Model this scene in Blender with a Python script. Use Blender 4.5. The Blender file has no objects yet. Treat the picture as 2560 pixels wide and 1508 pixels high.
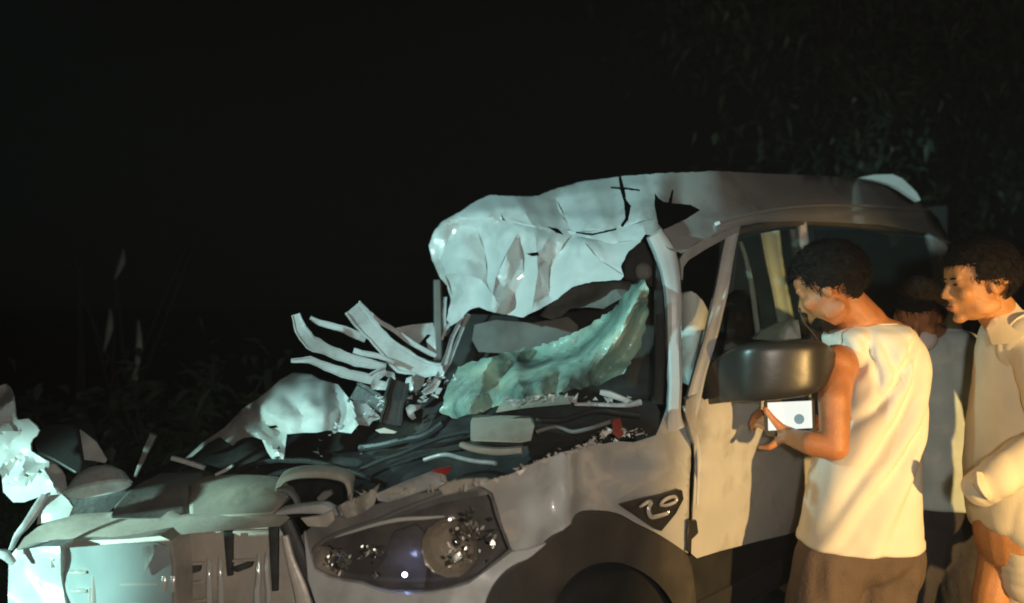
import bpy, bmesh, math, random
import numpy as np
from mathutils import Vector, Matrix, noise
from mathutils.geometry import delaunay_2d_cdt

random.seed(7)
sc = bpy.context.scene
COL = sc.collection

# ---------------------------------------------------------------- camera, sky, lamps, exposure
CAM_Z, FOC, CX, CY = 1.40, 2000.0, 1280.0, 754.0
cam_d = bpy.data.cameras.new('camera')
cam_d.sensor_width = 36.0
cam_d.lens = 36.0 * FOC / 2560.0
cam_d.clip_start = 0.02
cam_d.clip_end = 400.0
cam_d.dof.use_dof = True
cam_d.dof.focus_distance = 2.25
cam_d.dof.aperture_fstop = 1.4
cam = bpy.data.objects.new('camera', cam_d)
COL.objects.link(cam)
cam.location = (0, 0, CAM_Z)
cam.rotation_euler = (math.radians(90), 0, 0)
sc.camera = cam

world = bpy.data.worlds.new('World')
sc.world = world
world.use_nodes = True
bg = world.node_tree.nodes['Background']
bg.inputs[0].default_value = (0.95, 1.0, 0.94, 1)
bg.inputs[1].default_value = 0.0009

sc.view_settings.view_transform = 'Standard'
sc.view_settings.look = 'None'
sc.view_settings.gamma = 1
sc.view_settings.exposure = 0
sc.view_settings.use_curve_mapping = False
sc.render.engine = 'CYCLES'
sc.cycles.use_denoising = True
sc.cycles.filter_width = 1.9
sc.cycles.max_bounces = 6
sc.cycles.transparent_max_bounces = 12
sc.cycles.sample_clamp_indirect = 3.0


def spot(name, loc, target, power, color, angle, blend, radius=0.06):
    d = bpy.data.lights.new(name, 'SPOT')
    d.energy = power
    d.color = color
    d.spot_size = math.radians(angle)
    d.spot_blend = blend
    d.shadow_soft_size = radius
    o = bpy.data.objects.new(name, d)
    COL.objects.link(o)
    o.location = loc
    o.rotation_euler = (Vector(target) - Vector(loc)).to_track_quat('-Z', 'Y').to_euler()
    return o


# a second vehicle's cool headlamp to the left of the wreck, an orange headlamp beam from the right behind the camera,
# and a fill lamp added beside the camera
spot('cool_lamp', (-2.4, 1.0, 2.1), (-0.06, 2.66, 1.58), 375, (0.50, 0.93, 0.92), 37, 0.6, 0.05)
spot('cool_lamp', (-2.7, 0.95, 0.95), (-1.22, 2.15, 0.76), 400, (0.52, 0.96, 0.86), 24, 0.7, 0.05)  # extra cool lamp, added to brighten the far front corner
spot('warm_headlamp', (2.25, -1.35, 1.12), (1.40, 2.3, 0.62), 880, (1.0, 0.61, 0.22), 33, 0.55, 0.05)
spot('fill_lamp', (0.10, -0.20, 1.47), (0.45, 2.4, 0.72), 74, (1.0, 0.88, 0.74), 118, 0.9, 0.045)  # added fill, no such source in the scene

# ---------------------------------------------------------------- where things are


def P(px, py, d):
    """the point seen at photo pixel (px, py), d metres in front of the camera"""
    return Vector(((px - CX) / FOC * d, d, CAM_Z - (py - CY) / FOC * d))


A0 = Vector((-0.03, 1.75, 0))            # near front corner of the wreck, on the ground
E1 = Vector((0.70, 0.714, 0)).normalized()   # along its side, towards the tail
E2 = Vector((-E1.y, E1.x, 0))                # across it, towards the far side
EF = Vector((-0.94, 0.34, 0)).normalized()   # along its pushed-in nose
NF = Vector((-EF.y, EF.x, 0))
if NF.y > 0:
    NF = -NF


def CAR(a, w, z):
    p = A0 + E1 * a + E2 * w
    return Vector((p.x, p.y, z))


def side(off=0.0):
    n = -E2
    o = A0 + n * off

    def f(px, py):
        c = (px - CX) / FOC
        return (o.x * n.x + o.y * n.y) / (c * n.x + n.y)
    return f


def front(off=0.0):
    o = A0 + NF * off

    def f(px, py):
        c = (px - CX) / FOC
        return (o.x * NF.x + o.y * NF.y) / (c * NF.x + NF.y)
    return f


def ctrl(pts):
    """a smooth depth through control points (thin-plate spline, in photo pixels / 100)"""
    a = np.array(pts, float)
    xy, d = a[:, :2] / 100.0, a[:, 2]
    n = len(a)
    if n < 4:
        A = np.c_[np.ones(n), xy]
        c, *_ = np.linalg.lstsq(A, d, rcond=None)
        return lambda px, py: float(c[0] + c[1] * px / 100 + c[2] * py / 100)
    r2 = ((xy[:, None] - xy[None]) ** 2).sum(-1)
    K = 0.5 * r2 * np.log(r2 + 1e-12) + 0.02 * np.eye(n)
    Q = np.c_[np.ones(n), xy]
    M = np.block([[K, Q], [Q.T, np.zeros((3, 3))]])
    w = np.linalg.solve(M, np.r_[d, 0, 0, 0])

    def f(px, py):
        q = np.array([px, py]) / 100.0
        r = ((xy - q) ** 2).sum(-1)
        return float((0.5 * r * np.log(r + 1e-12) * w[:n]).sum() + w[n] + w[n + 1] * q[0] + w[n + 2] * q[1])
    return f


def interp(x, pts):
    if x <= pts[0][0]:
        return pts[0][1]
    for (a, b), (c, d) in zip(pts, pts[1:]):
        if x <= c:
            return b + (d - b) * (x - a) / (c - a)
    return pts[-1][1]


def catmull_rows(keys, n):
    K = np.array(keys, float)
    out = []
    m = len(K)
    for i in range(n):
        t = i / (n - 1) * (m - 1)
        k = min(int(t), m - 2)
        f = t - k
        p0, p1, p2, p3 = K[max(k - 1, 0)], K[k], K[k + 1], K[min(k + 2, m - 1)]
        out.append((0.5 * ((2 * p1) + (p2 - p0) * f + (2 * p0 - 5 * p1 + 4 * p2 - p3) * f * f + (3 * p1 - p0 - 3 * p2 + p3) * f ** 3)).tolist())
    return out


def tent(px, py, folds):
    """sharp folds: each is a polyline with a half width and a depth at its crease"""
    d = 0.0
    for line, w, amp in folds:
        best = 1e9
        for (x1, y1), (x2, y2) in zip(line, line[1:]):
            L2 = (x2 - x1) ** 2 + (y2 - y1) ** 2
            t = max(0.0, min(1.0, ((px - x1) * (x2 - x1) + (py - y1) * (y2 - y1)) / L2))
            best = min(best, math.hypot(px - x1 - t * (x2 - x1), py - y1 - t * (y2 - y1)))
        k = max(0.0, 1 - best / w)
        d += amp * (0.75 * k + 0.25 * k * k)
    return d


# ---------------------------------------------------------------- materials
MATS = {}


def mat(name, color, rough=0.5, metal=0.0, var=0.12, vscale=9.0, bump=0.0, bscale=60.0, dirt_or_light=None, dirt_or_light_amt=0.5,
        dscale=5.0, coat=0.0, emis=None, estr=0.0, trans=0.0, sss=0.0, spec=0.5):
    m = bpy.data.materials.new(name)
    m.use_nodes = True
    nt = m.node_tree
    b = nt.nodes['Principled BSDF']
    tc = nt.nodes.new('ShaderNodeTexCoord')
    n1 = nt.nodes.new('ShaderNodeTexNoise')
    n1.inputs['Scale'].default_value = vscale
    n1.inputs['Detail'].default_value = 6
    nt.links.new(tc.outputs['Object'], n1.inputs['Vector'])
    r = nt.nodes.new('ShaderNodeValToRGB')
    r.color_ramp.elements[0].position = 0.3
    r.color_ramp.elements[1].position = 0.7
    lo = [c * (1 - var) for c in color]
    hi = [min(1, c * (1 + var)) for c in color]
    r.color_ramp.elements[0].color = (*lo, 1)
    r.color_ramp.elements[1].color = (*hi, 1)
    nt.links.new(n1.outputs['Fac'], r.inputs['Fac'])
    out = r.outputs['Color']
    if dirt_or_light:
        n2 = nt.nodes.new('ShaderNodeTexNoise')
        n2.inputs['Scale'].default_value = dscale
        n2.inputs['Detail'].default_value = 8
        n2.inputs['Roughness'].default_value = 0.65
        nt.links.new(tc.outputs['Object'], n2.inputs['Vector'])
        r2 = nt.nodes.new('ShaderNodeValToRGB')
        r2.color_ramp.elements[0].position = 0.52
        r2.color_ramp.elements[1].position = 0.72
        r2.color_ramp.elements[0].color = (0, 0, 0, 1)
        r2.color_ramp.elements[1].color = (dirt_or_light_amt,) * 3 + (1,)
        nt.links.new(n2.outputs['Fac'], r2.inputs['Fac'])
        mx = nt.nodes.new('ShaderNodeMix')
        mx.data_type = 'RGBA'
        nt.links.new(r2.outputs['Color'], mx.inputs['Factor'])
        nt.links.new(out, mx.inputs['A'])
        mx.inputs['B'].default_value = (*dirt_or_light, 1)
        out = mx.outputs['Result']
    nt.links.new(out, b.inputs['Base Color'])
    b.inputs['Roughness'].default_value = rough
    b.inputs['Metallic'].default_value = metal
    b.inputs['Coat Weight'].default_value = coat
    b.inputs['Specular IOR Level'].default_value = spec
    if emis:
        b.inputs['Emission Color'].default_value = (*emis, 1)
        b.inputs['Emission Strength'].default_value = estr
    if sss:
        b.inputs['Subsurface Weight'].default_value = sss
        b.inputs['Subsurface Radius'].default_value = (0.012, 0.005, 0.003)
        b.inputs['Subsurface Scale'].default_value = 0.6
    if bump:
        n3 = nt.nodes.new('ShaderNodeTexNoise')
        n3.inputs['Scale'].default_value = bscale
        n3.inputs['Detail'].default_value = 4
        nt.links.new(tc.outputs['Object'], n3.inputs['Vector'])
        bp = nt.nodes.new('ShaderNodeBump')
        bp.inputs['Strength'].default_value = bump
        bp.inputs['Distance'].default_value = 0.01
        nt.links.new(n3.outputs['Fac'], bp.inputs['Height'])
        nt.links.new(bp.outputs['Normal'], b.inputs['Normal'])
    MATS[name] = m
    return m


def glass_mat(name, tint=(0.9, 0.95, 0.95), refl=0.10, rough=0.03):
    m = bpy.data.materials.new(name)
    m.use_nodes = True
    nt = m.node_tree
    nt.nodes.remove(nt.nodes['Principled BSDF'])
    out = nt.nodes['Material Output']
    t = nt.nodes.new('ShaderNodeBsdfTransparent')
    t.inputs[0].default_value = (*tint, 1)
    g = nt.nodes.new('ShaderNodeBsdfGlossy')
    g.inputs['Roughness'].default_value = rough
    g.inputs['Color'].default_value = (0.9, 0.95, 1, 1)
    lw = nt.nodes.new('ShaderNodeLayerWeight')
    lw.inputs['Blend'].default_value = 0.5
    pw = nt.nodes.new('ShaderNodeMath')
    pw.operation = 'POWER'
    pw.inputs[1].default_value = 4.0
    nt.links.new(lw.outputs['Facing'], pw.inputs[0])
    ad = nt.nodes.new('ShaderNodeMath')
    ad.operation = 'ADD'
    ad.use_clamp = True
    ad.inputs[1].default_value = refl
    nt.links.new(pw.outputs[0], ad.inputs[0])
    mx = nt.nodes.new('ShaderNodeMixShader')
    nt.links.new(ad.outputs[0], mx.inputs[0])
    nt.links.new(t.outputs[0], mx.inputs[1])
    nt.links.new(g.outputs[0], mx.inputs[2])
    nt.links.new(mx.outputs[0], out.inputs[0])
    MATS[name] = m
    return m


mat('white_paint', (0.60, 0.61, 0.60), 0.32, var=0.08, vscale=7, bump=0.08, bscale=14, dirt_or_light=(0.24, 0.22, 0.19), dirt_or_light_amt=0.6, dscale=5, coat=0.6)
mat('bare_steel', (0.52, 0.54, 0.54), 0.4, metal=0.08, var=0.2, vscale=16, bump=0.2, bscale=30, dirt_or_light=(0.12, 0.10, 0.08), dirt_or_light_amt=0.6, dscale=14)
mat('torn_steel', (0.50, 0.53, 0.53), 0.45, var=0.1, vscale=16, bump=0.15, bscale=30, dirt_or_light=(0.2, 0.2, 0.18), dirt_or_light_amt=0.5, dscale=18)
mat('dark_metal', (0.045, 0.045, 0.045), 0.55, metal=0.3, var=0.35, vscale=14, bump=0.3, bscale=40, dirt_or_light=(0.10, 0.08, 0.06), dirt_or_light_amt=0.5, dscale=8)
mat('black_plastic', (0.030, 0.030, 0.030), 0.42, var=0.25, vscale=10, bump=0.1, bscale=200)
mat('mirror_plastic', (0.034, 0.032, 0.029), 0.33, var=0.2, vscale=8, bump=0.05, bscale=30)
mat('grey_plastic', (0.16, 0.155, 0.145), 0.6, var=0.2, vscale=9, bump=0.15, bscale=60, dirt_or_light=(0.25, 0.2, 0.15), dirt_or_light_amt=0.4)
mat('arch_plastic', (0.075, 0.068, 0.058), 0.6, var=0.25, vscale=9, bump=0.15, bscale=60, dirt_or_light=(0.16, 0.12, 0.08), dirt_or_light_amt=0.5)
mat('beige_plastic', (0.40, 0.37, 0.31), 0.55, var=0.15, vscale=8, bump=0.15, bscale=30, dirt_or_light=(0.16, 0.12, 0.08), dirt_or_light_amt=0.6, dscale=6)
mat('chrome', (0.75, 0.75, 0.74), 0.16, metal=1.0, var=0.06)
mat('bright_trim', (0.80, 0.78, 0.74), 0.2, metal=0.3, coat=1.0, var=0.06)
mat('hazed_lens', (0.36, 0.42, 0.42), 0.12, var=0.2, vscale=4, coat=1.0)
mat('glint_chrome', (0.95, 0.90, 0.80), 0.22, metal=1.0, var=0.05)
mat('reflector', (0.55, 0.46, 0.36), 0.3, metal=0.3, var=0.1, bump=0.5, bscale=60)
mat('silver_trim', (0.68, 0.62, 0.54), 0.4, metal=0.15, var=0.12, vscale=10, bump=0.1, dirt_or_light=(0.15, 0.11, 0.08), dirt_or_light_amt=0.5)
mat('lamp_housing', (0.20, 0.17, 0.155), 0.22, metal=0.2, var=0.3, vscale=12, bump=0.2, bscale=30)
mat('rubber', (0.018, 0.018, 0.019), 0.75, var=0.3, vscale=14, bump=0.3, bscale=90)
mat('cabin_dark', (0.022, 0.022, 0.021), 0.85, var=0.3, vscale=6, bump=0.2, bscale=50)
mat('cabin_grey', (0.13, 0.125, 0.115), 0.85, var=0.3, vscale=9, bump=0.3, bscale=24)
mat('seat_cloth', (0.62, 0.66, 0.62), 0.9, var=0.1, vscale=14, bump=0.2, bscale=70)
mat('red_plastic', (0.30, 0.03, 0.03), 0.3, var=0.2)
mat('skin', (0.46, 0.19, 0.078), 0.42, var=0.16, vscale=22, bump=0.22, bscale=260, sss=0.12)
mat('skin_light', (0.54, 0.25, 0.09), 0.42, var=0.16, vscale=22, bump=0.22, bscale=260, sss=0.12)
mat('hair', (0.012, 0.009, 0.007), 0.85, var=0.4, vscale=60, spec=0.2)
mat('eye_dark', (0.02, 0.015, 0.012), 0.15, var=0.1)
mat('lip', (0.33, 0.11, 0.07), 0.45, var=0.1)
mat('white_cotton', (0.80, 0.76, 0.66), 0.9, var=0.05, vscale=12, bump=0.07, bscale=160, dirt_or_light=(0.6, 0.53, 0.42), dirt_or_light_amt=0.35, dscale=6)
mat('cream_cotton', (0.78, 0.71, 0.53), 0.9, var=0.06, vscale=12, bump=0.07, bscale=160)
mat('blue_grey_cotton', (0.56, 0.68, 0.70), 0.9, var=0.1, vscale=12, bump=0.08, bscale=120, dirt_or_light=(0.80, 0.86, 0.86), dirt_or_light_amt=0.9, dscale=9)
mat('brown_cotton', (0.125, 0.09, 0.068), 0.9, var=0.15, vscale=14, bump=0.3, bscale=120)
mat('dark_cotton', (0.05, 0.045, 0.045), 0.9, var=0.2, vscale=14, bump=0.3, bscale=120)
mat('mask_cloth', (0.78, 0.72, 0.72), 0.9, var=0.08, vscale=18, bump=0.2, bscale=100)
mat('phone_screen', (0.1, 0.1, 0.1), 0.2, emis=(0.95, 1.0, 0.90), estr=0.95)
mat('screen_icon', (0.1, 0.12, 0.14), 0.2, emis=(0.24, 0.36, 0.38), estr=0.8)
mat('blue_bead', (1, 1, 1), 0.2, emis=(0.42, 0.52, 1.0), estr=48)  # glow for the blue glint inside the near lens
mat('leaf', (0.070, 0.105, 0.062), 0.5, var=0.45, vscale=2.0)
mat('leaf_dark', (0.030, 0.050, 0.028), 0.6, var=0.45, vscale=2.0)
mat('leaf_glint', (0.34, 0.38, 0.34), 0.4, var=0.3, vscale=3.0)  # paler leaf colour stands in for glints on leaves
mat('bark', (0.022, 0.02, 0.017), 0.9, var=0.3, vscale=12, bump=0.6, bscale=30)
mat('asphalt', (0.05, 0.048, 0.045), 0.85, var=0.25, vscale=30, bump=0.5, bscale=140)
mat('earth', (0.085, 0.065, 0.045), 0.95, var=0.35, vscale=3, bump=0.6, bscale=25)
glass_mat('lens', (0.93, 0.94, 0.95), 0.05, 0.05)
glass_mat('pane', (0.88, 0.92, 0.90), 0.04, 0.02)


def crazed_glass():
    """laminated windscreen glass, crazed milky green by the crash"""
    m = mat('crazed_windscreen', (0.38, 0.58, 0.50), 0.22, var=0.35, vscale=4, dirt_or_light=(0.80, 0.80, 0.58), dirt_or_light_amt=0.85, dscale=3.2, coat=0.5)  # pale yellow overlay puts warm light into the glass colour
    nt = m.node_tree
    b = nt.nodes['Principled BSDF']
    tc = [n for n in nt.nodes if n.type == 'TEX_COORD'][0]
    v = nt.nodes.new('ShaderNodeTexVoronoi')
    v.feature = 'DISTANCE_TO_EDGE'
    v.inputs['Scale'].default_value = 90
    nt.links.new(tc.outputs['Object'], v.inputs['Vector'])
    bp = nt.nodes.new('ShaderNodeBump')
    bp.inputs['Strength'].default_value = 0.18
    bp.inputs['Distance'].default_value = 0.01
    nt.links.new(v.outputs['Distance'], bp.inputs['Height'])
    nt.links.new(bp.outputs['Normal'], b.inputs['Normal'])
    v2 = nt.nodes.new('ShaderNodeTexNoise')
    v2.inputs['Scale'].default_value = 6
    v2.inputs['Detail'].default_value = 5
    nt.links.new(tc.outputs['Object'], v2.inputs['Vector'])
    mr = nt.nodes.new('ShaderNodeMapRange')
    mr.inputs['From Min'].default_value = 0.35
    mr.inputs['From Max'].default_value = 0.65
    mr.inputs['To Min'].default_value = 0.08
    mr.inputs['To Max'].default_value = 0.85
    nt.links.new(v2.outputs['Fac'], mr.inputs['Value'])
    nt.links.new(mr.outputs[0], b.inputs['Alpha'])


crazed_glass()

# ---------------------------------------------------------------- object helpers


def link(name, me, m, parent=None, smooth=35.0):
    vs = [v.co for v in me.vertices]
    c = Vector((0, 0, 0))
    if vs:
        a = np.array([v[:] for v in vs])
        c = Vector(((a.min(0) + a.max(0)) / 2).tolist())
    me.transform(Matrix.Translation(-c))
    if smooth is not None:
        for p in me.polygons:
            p.use_smooth = True
        me.set_sharp_from_angle(angle=math.radians(smooth))
    o = bpy.data.objects.new(name, me)
    COL.objects.link(o)
    me.materials.append(MATS[m])
    w = Vector((0, 0, 0))
    if parent:
        q = parent
        while q:
            w += q.location
            q = q.parent
        o.parent = parent
    o.location = c - w
    return o


def from_bm(name, bm, m, parent=None, smooth=35.0):
    bmesh.ops.recalc_face_normals(bm, faces=bm.faces)
    me = bpy.data.meshes.new(name)
    bm.to_mesh(me)
    bm.free()
    return link(name, me, m, parent, smooth)


def empty(name, loc, label, cat, group=None):
    o = bpy.data.objects.new(name, None)
    COL.objects.link(o)
    o.location = loc
    o['label'] = label
    o['category'] = cat
    if group:
        o['group'] = group
    return o


def tag(o, label=None, cat=None, group=None, kind=None):
    for k, v in (('label', label), ('category', cat), ('group', group), ('kind', kind)):
        if v:
            o[k] = v
    return o


def inside(x, y, poly):
    r = False
    n = len(poly)
    for i in range(n):
        x1, y1 = poly[i]
        x2, y2 = poly[(i + 1) % n]
        if (y1 > y) != (y2 > y) and x < (x2 - x1) * (y - y1) / (y2 - y1) + x1:
            r = not r
    return r


def densify(poly, step, wob=0.0):
    out = []
    n = len(poly)
    for i in range(n):
        a, b = poly[i], poly[(i + 1) % n]
        L = math.hypot(b[0] - a[0], b[1] - a[1])
        k = max(1, int(L / step))
        for j in range(k):
            t = j / k
            w = wob if j else 0
            out.append((a[0] + (b[0] - a[0]) * t + random.uniform(-w, w), a[1] + (b[1] - a[1]) * t + random.uniform(-w, w)))
    return out


def faceted(depth, xs, ys, gap, amp, mixing):
    """buckle a smooth depth into flat facets that meet in sharp creases"""
    rs = random.Random(int(sum(xs)) % 9973)
    pts = []
    y = min(ys) - gap
    while y <= max(ys) + gap:
        x = min(xs) - gap
        while x <= max(xs) + gap:
            pts.append((x + rs.uniform(-.42, .42) * gap, y + rs.uniform(-.42, .42) * gap))
            x += gap
        y += gap
    vs, es, fs, *_ = delaunay_2d_cdt([Vector(p) for p in pts], [], [], 0, 1e-3)
    ds = [depth(v.x, v.y) + rs.uniform(-amp, amp) for v in vs]
    T = []
    for f in fs:
        a, b, c = (vs[i] for i in f[:3])
        den = (b.y - c.y) * (a.x - c.x) + (c.x - b.x) * (a.y - c.y)
        if abs(den) > 1e-9:
            T.append((a.x, a.y, b.x, b.y, c.x, c.y, den, ds[f[0]], ds[f[1]], ds[f[2]]))
    A = np.array(T)

    def f(px, py):
        u = ((A[:, 3] - A[:, 5]) * (px - A[:, 4]) + (A[:, 4] - A[:, 2]) * (py - A[:, 5])) / A[:, 6]
        v = ((A[:, 5] - A[:, 1]) * (px - A[:, 4]) + (A[:, 0] - A[:, 4]) * (py - A[:, 5])) / A[:, 6]
        w = 1 - u - v
        k = int(np.argmax(np.minimum(np.minimum(u, v), w)))
        return mixing * float(u[k] * A[k, 7] + v[k] * A[k, 8] + w[k] * A[k, 9]) + (1 - mixing) * depth(px, py)
    return f


def sheet(name, outline, depth, m, parent=None, holes=(), step=22, thick=0.004, crumple=0.0, cscale=6.0, ridge=0.0,
          wob=0.0, smooth=35.0, push=None, lines=(), facet=None, chaikin=0):
    """a piece of sheet metal, plastic or cloth: its outline, holes and depth give a real curved sheet of a real thickness"""
    for _ in range(chaikin):
        outline = [q for a, b in zip(outline, outline[1:] + outline[:1]) for q in ((a[0] * .75 + b[0] * .25, a[1] * .75 + b[1] * .25), (a[0] * .25 + b[0] * .75, a[1] * .25 + b[1] * .75))]
    push = push or Vector((0, 1, 0))
    if not callable(depth):
        dd = depth
        depth = (lambda px, py: dd)
    loops = [densify(outline, step, wob)] + [densify(h, max(6, step * 0.6), wob * 0.5) for h in holes]
    pts, edges = [], []
    for lp in loops:
        b = len(pts)
        pts += lp
        edges += [(b + i, b + (i + 1) % len(lp)) for i in range(len(lp))]
    for ln in lines:
        b = len(pts)
        pts += list(ln)
        edges += [(b + i, b + i + 1) for i in range(len(ln) - 1)]
    xs = [p[0] for p in loops[0]]
    ys = [p[1] for p in loops[0]]
    if facet:
        depth = faceted(depth, xs, ys, *facet)
    border = np.array(pts)
    y = min(ys) + step * 0.5
    row = 0
    while y < max(ys):
        x = min(xs) + step * (0.5 if row % 2 else 0.0)
        while x < max(xs):
            q = (x + random.uniform(-.2, .2) * step, y + random.uniform(-.2, .2) * step)
            if inside(*q, loops[0]) and not any(inside(*q, h) for h in loops[1:]):
                if np.min(np.hypot(border[:, 0] - q[0], border[:, 1] - q[1])) > step * 0.45:
                    pts.append(q)
            x += step
        y += step * 0.87
        row += 1
    vs, es, fs, *_ = delaunay_2d_cdt([Vector(p) for p in pts], edges, [], 0, 1e-3)
    bm = bmesh.new()
    fr = []
    for v in vs:
        d = depth(v.x, v.y)
        p = P(v.x, v.y, d)
        if crumple or ridge:
            q = p * cscale
            dz = crumple * noise.noise(q)
            if ridge:
                dz += ridge * (0.5 - abs(noise.noise(q * 1.7 + Vector((7, 3, 1)))) * 2)
            p = P(v.x, v.y, d + dz)
        fr.append(bm.verts.new(p))
    faces = []
    for f in fs:
        cx = sum(vs[i].x for i in f) / len(f)
        cy = sum(vs[i].y for i in f) / len(f)
        if inside(cx, cy, loops[0]) and not any(inside(cx, cy, h) for h in loops[1:]):
            faces.append(tuple(f))
    count = {}
    for f in faces:
        for i in range(len(f)):
            e = (f[i], f[(i + 1) % len(f)])
            count[e] = count.get(e, 0) + 1
    used = set(i for f in faces for i in f)
    bk = {i: bm.verts.new(fr[i].co + push * thick) for i in used}
    for f in faces:
        bm.faces.new([fr[i] for i in f])
        bm.faces.new([bk[i] for i in reversed(f)])
    for (a, b) in count:
        if (b, a) not in count:
            bm.faces.new((fr[b], fr[a], bk[a], bk[b]))
    for i, v in enumerate(fr):
        if i not in used:
            bm.verts.remove(v)
    return from_bm(name, bm, m, parent, smooth)


def slab(name, outline, depth, thick, m, parent=None, bevel=0.006, push=None, step=60, smooth=40.0, crumple=0.0):
    o = sheet(name, outline, depth, m, parent, step=step, thick=thick, push=push, smooth=smooth, crumple=crumple)
    if bevel:
        b = o.modifiers.new('bevel', 'BEVEL')
        b.width = bevel
        b.segments = 2
        b.limit_method = 'ANGLE'
        b.angle_limit = math.radians(50)
    return o


def frames(pts):
    out = []
    n = len(pts)
    up = None
    for i in range(n):
        t = (pts[min(i + 1, n - 1)] - pts[max(i - 1, 0)]).normalized()
        if up is None:
            up = Vector((0, 0, 1)) if abs(t.z) < .9 else Vector((0, 1, 0))
        s = t.cross(up)
        if s.length < 1e-5:
            s = t.orthogonal()
        s.normalize()
        up = s.cross(t).normalized()
        out.append((t, s, up))
    return out


def tube_bm(bm, pts, rads, seg=10):
    """a round tube through pts, radii rads"""
    if not hasattr(rads, '__len__'):
        rads = [rads] * len(pts)
    rings = []
    for p, r, (t, s, u) in zip(pts, rads, frames(pts)):
        rings.append([bm.verts.new(p + (s * math.cos(a) + u * math.sin(a)) * r) for a in [2 * math.pi * k / seg for k in range(seg)]])
    for a, b in zip(rings, rings[1:]):
        for k in range(seg):
            bm.faces.new((a[k], a[(k + 1) % seg], b[(k + 1) % seg], b[k]))
    bm.faces.new(rings[0][::-1])
    bm.faces.new(rings[-1])


def tube(name, pts, rads, m, parent=None, seg=10):
    bm = bmesh.new()
    tube_bm(bm, pts, rads, seg)
    return from_bm(name, bm, m, parent)


def post(name, pts, m, parent=None, thick=0.05, bend=0.0, nsub=4, groove=0.0, soft=True, flat=False):
    """a pressed-steel post or strip; pts = (px, py, depth, full width in photo pixels)"""
    key = [(P(x, y, d), w * d / FOC) for x, y, d, w in pts]
    P2, W2 = [], []
    n = len(key)
    for i in range(n - 1):
        p0 = key[max(i - 1, 0)][0]
        p1, p2 = key[i][0], key[i + 1][0]
        p3 = key[min(i + 2, n - 1)][0]
        for k in range(nsub):
            t = k / nsub
            q = 0.5 * ((2 * p1) + (p2 - p0) * t + (2 * p0 - 5 * p1 + 4 * p2 - p3) * t * t + (3 * p1 - p0 - 3 * p2 + p3) * t ** 3)
            if not soft:
                q = p1.lerp(p2, t)
            P2.append(q + Vector((noise.noise(q * 9), noise.noise(q * 9 + Vector((5, 5, 5))), noise.noise(q * 9 - Vector((5, 5, 5))))) * bend)
            W2.append(key[i][1] * (1 - t) + key[i + 1][1] * t)
    P2.append(key[-1][0])
    W2.append(key[-1][1])
    bm = bmesh.new()
    rings = []
    sec = [(-.5, 0), (-.40, -.42), (-.25, -.5), (-.08, -.5 + groove), (.08, -.5 + groove), (.25, -.5), (.40, -.42), (.5, 0), (.4, .45), (0, .5), (-.4, .45)]
    if flat:
        sec = [(-.5, .1), (-.5, -.5), (-.40, -.5), (-.34, -.34), (.30, -.34), (.36, -.5), (.5, -.5), (.5, .3), (.44, .3), (.4, -.18), (-.4, -.18), (-.44, .1)]
    for i, (p, w) in enumerate(zip(P2, W2)):
        if flat:
            w *= 1 + .22 * noise.noise(p * 31)
        t = (P2[min(i + 1, len(P2) - 1)] - P2[max(i - 1, 0)]).normalized()
        view = Vector((p.x * 0.6, p.y, 0)).normalized()
        s = t.cross(view)
        s.normalize()
        dpt = s.cross(t).normalized()
        if dpt.dot(view) < 0:
            dpt = -dpt
        rings.append([bm.verts.new(p + s * (a * w) + dpt * ((b + .5) * thick)) for a, b in sec])
    k = len(sec)
    for a, b in zip(rings, rings[1:]):
        for i in range(k):
            bm.faces.new((a[i], a[(i + 1) % k], b[(i + 1) % k], b[i]))
    bm.faces.new(rings[0][::-1])
    bm.faces.new(rings[-1])
    return from_bm(name, bm, m, parent, 40)


def loft_bm(bm, rings, cap=True):
    R = [[bm.verts.new(p) for p in r] for r in rings]
    k = len(R[0])
    for a, b in zip(R, R[1:]):
        for i in range(k):
            bm.faces.new((a[i], a[(i + 1) % k], b[(i + 1) % k], b[i]))
    if cap:
        bm.faces.new(R[0][::-1])
        bm.faces.new(R[-1])


def lathe(name, prof, centre, axis, m, parent=None, seg=36, smooth=35.0, jag=0.0):
    """prof = (radius, along axis)"""
    q = Vector((0, 0, 1)).rotation_difference(Vector(axis).normalized()).to_matrix()
    rings = []
    for r, h in prof:
        rings.append([centre + q @ Vector((r * math.cos(a) * (1 + jag * random.uniform(-1, 1)), r * math.sin(a) * (1 + jag * random.uniform(-1, 1)), h)) for a in [2 * math.pi * k / seg for k in range(seg)]])
    bm = bmesh.new()
    loft_bm(bm, rings, cap=False)
    return from_bm(name, bm, m, parent, smooth)


def ellipsoid_bm(bm, c, r, rot=None, u=20, v=14):
    mtx = Matrix.Translation(c) @ (rot.to_4x4() if rot else Matrix.Identity(4)) @ Matrix.Diagonal((*r, 1))
    bmesh.ops.create_uvsphere(bm, u_segments=u, v_segments=v, radius=1, matrix=mtx)


def capsule_bm(bm, p0, r0, p1, r1, seg=14):
    d = p1 - p0
    L = d.length
    t = d / L
    q = Vector((0, 0, 1)).rotation_difference(t).to_matrix()
    rings = []
    prof = []
    for k in range(1, 6):
        a = math.pi / 2 * (1 - k / 5)
        prof.append((r0 * math.cos(a), -r0 * math.sin(a)))
    for k in range(0, 5):
        a = math.pi / 2 * k / 5
        prof.append((r1 * math.cos(a), L + r1 * math.sin(a)))
    for r, h in prof:
        rings.append([p0 + q @ Vector((r * math.cos(x), r * math.sin(x), h)) for x in [2 * math.pi * i / seg for i in range(seg)]])
    loft_bm(bm, rings)


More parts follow.
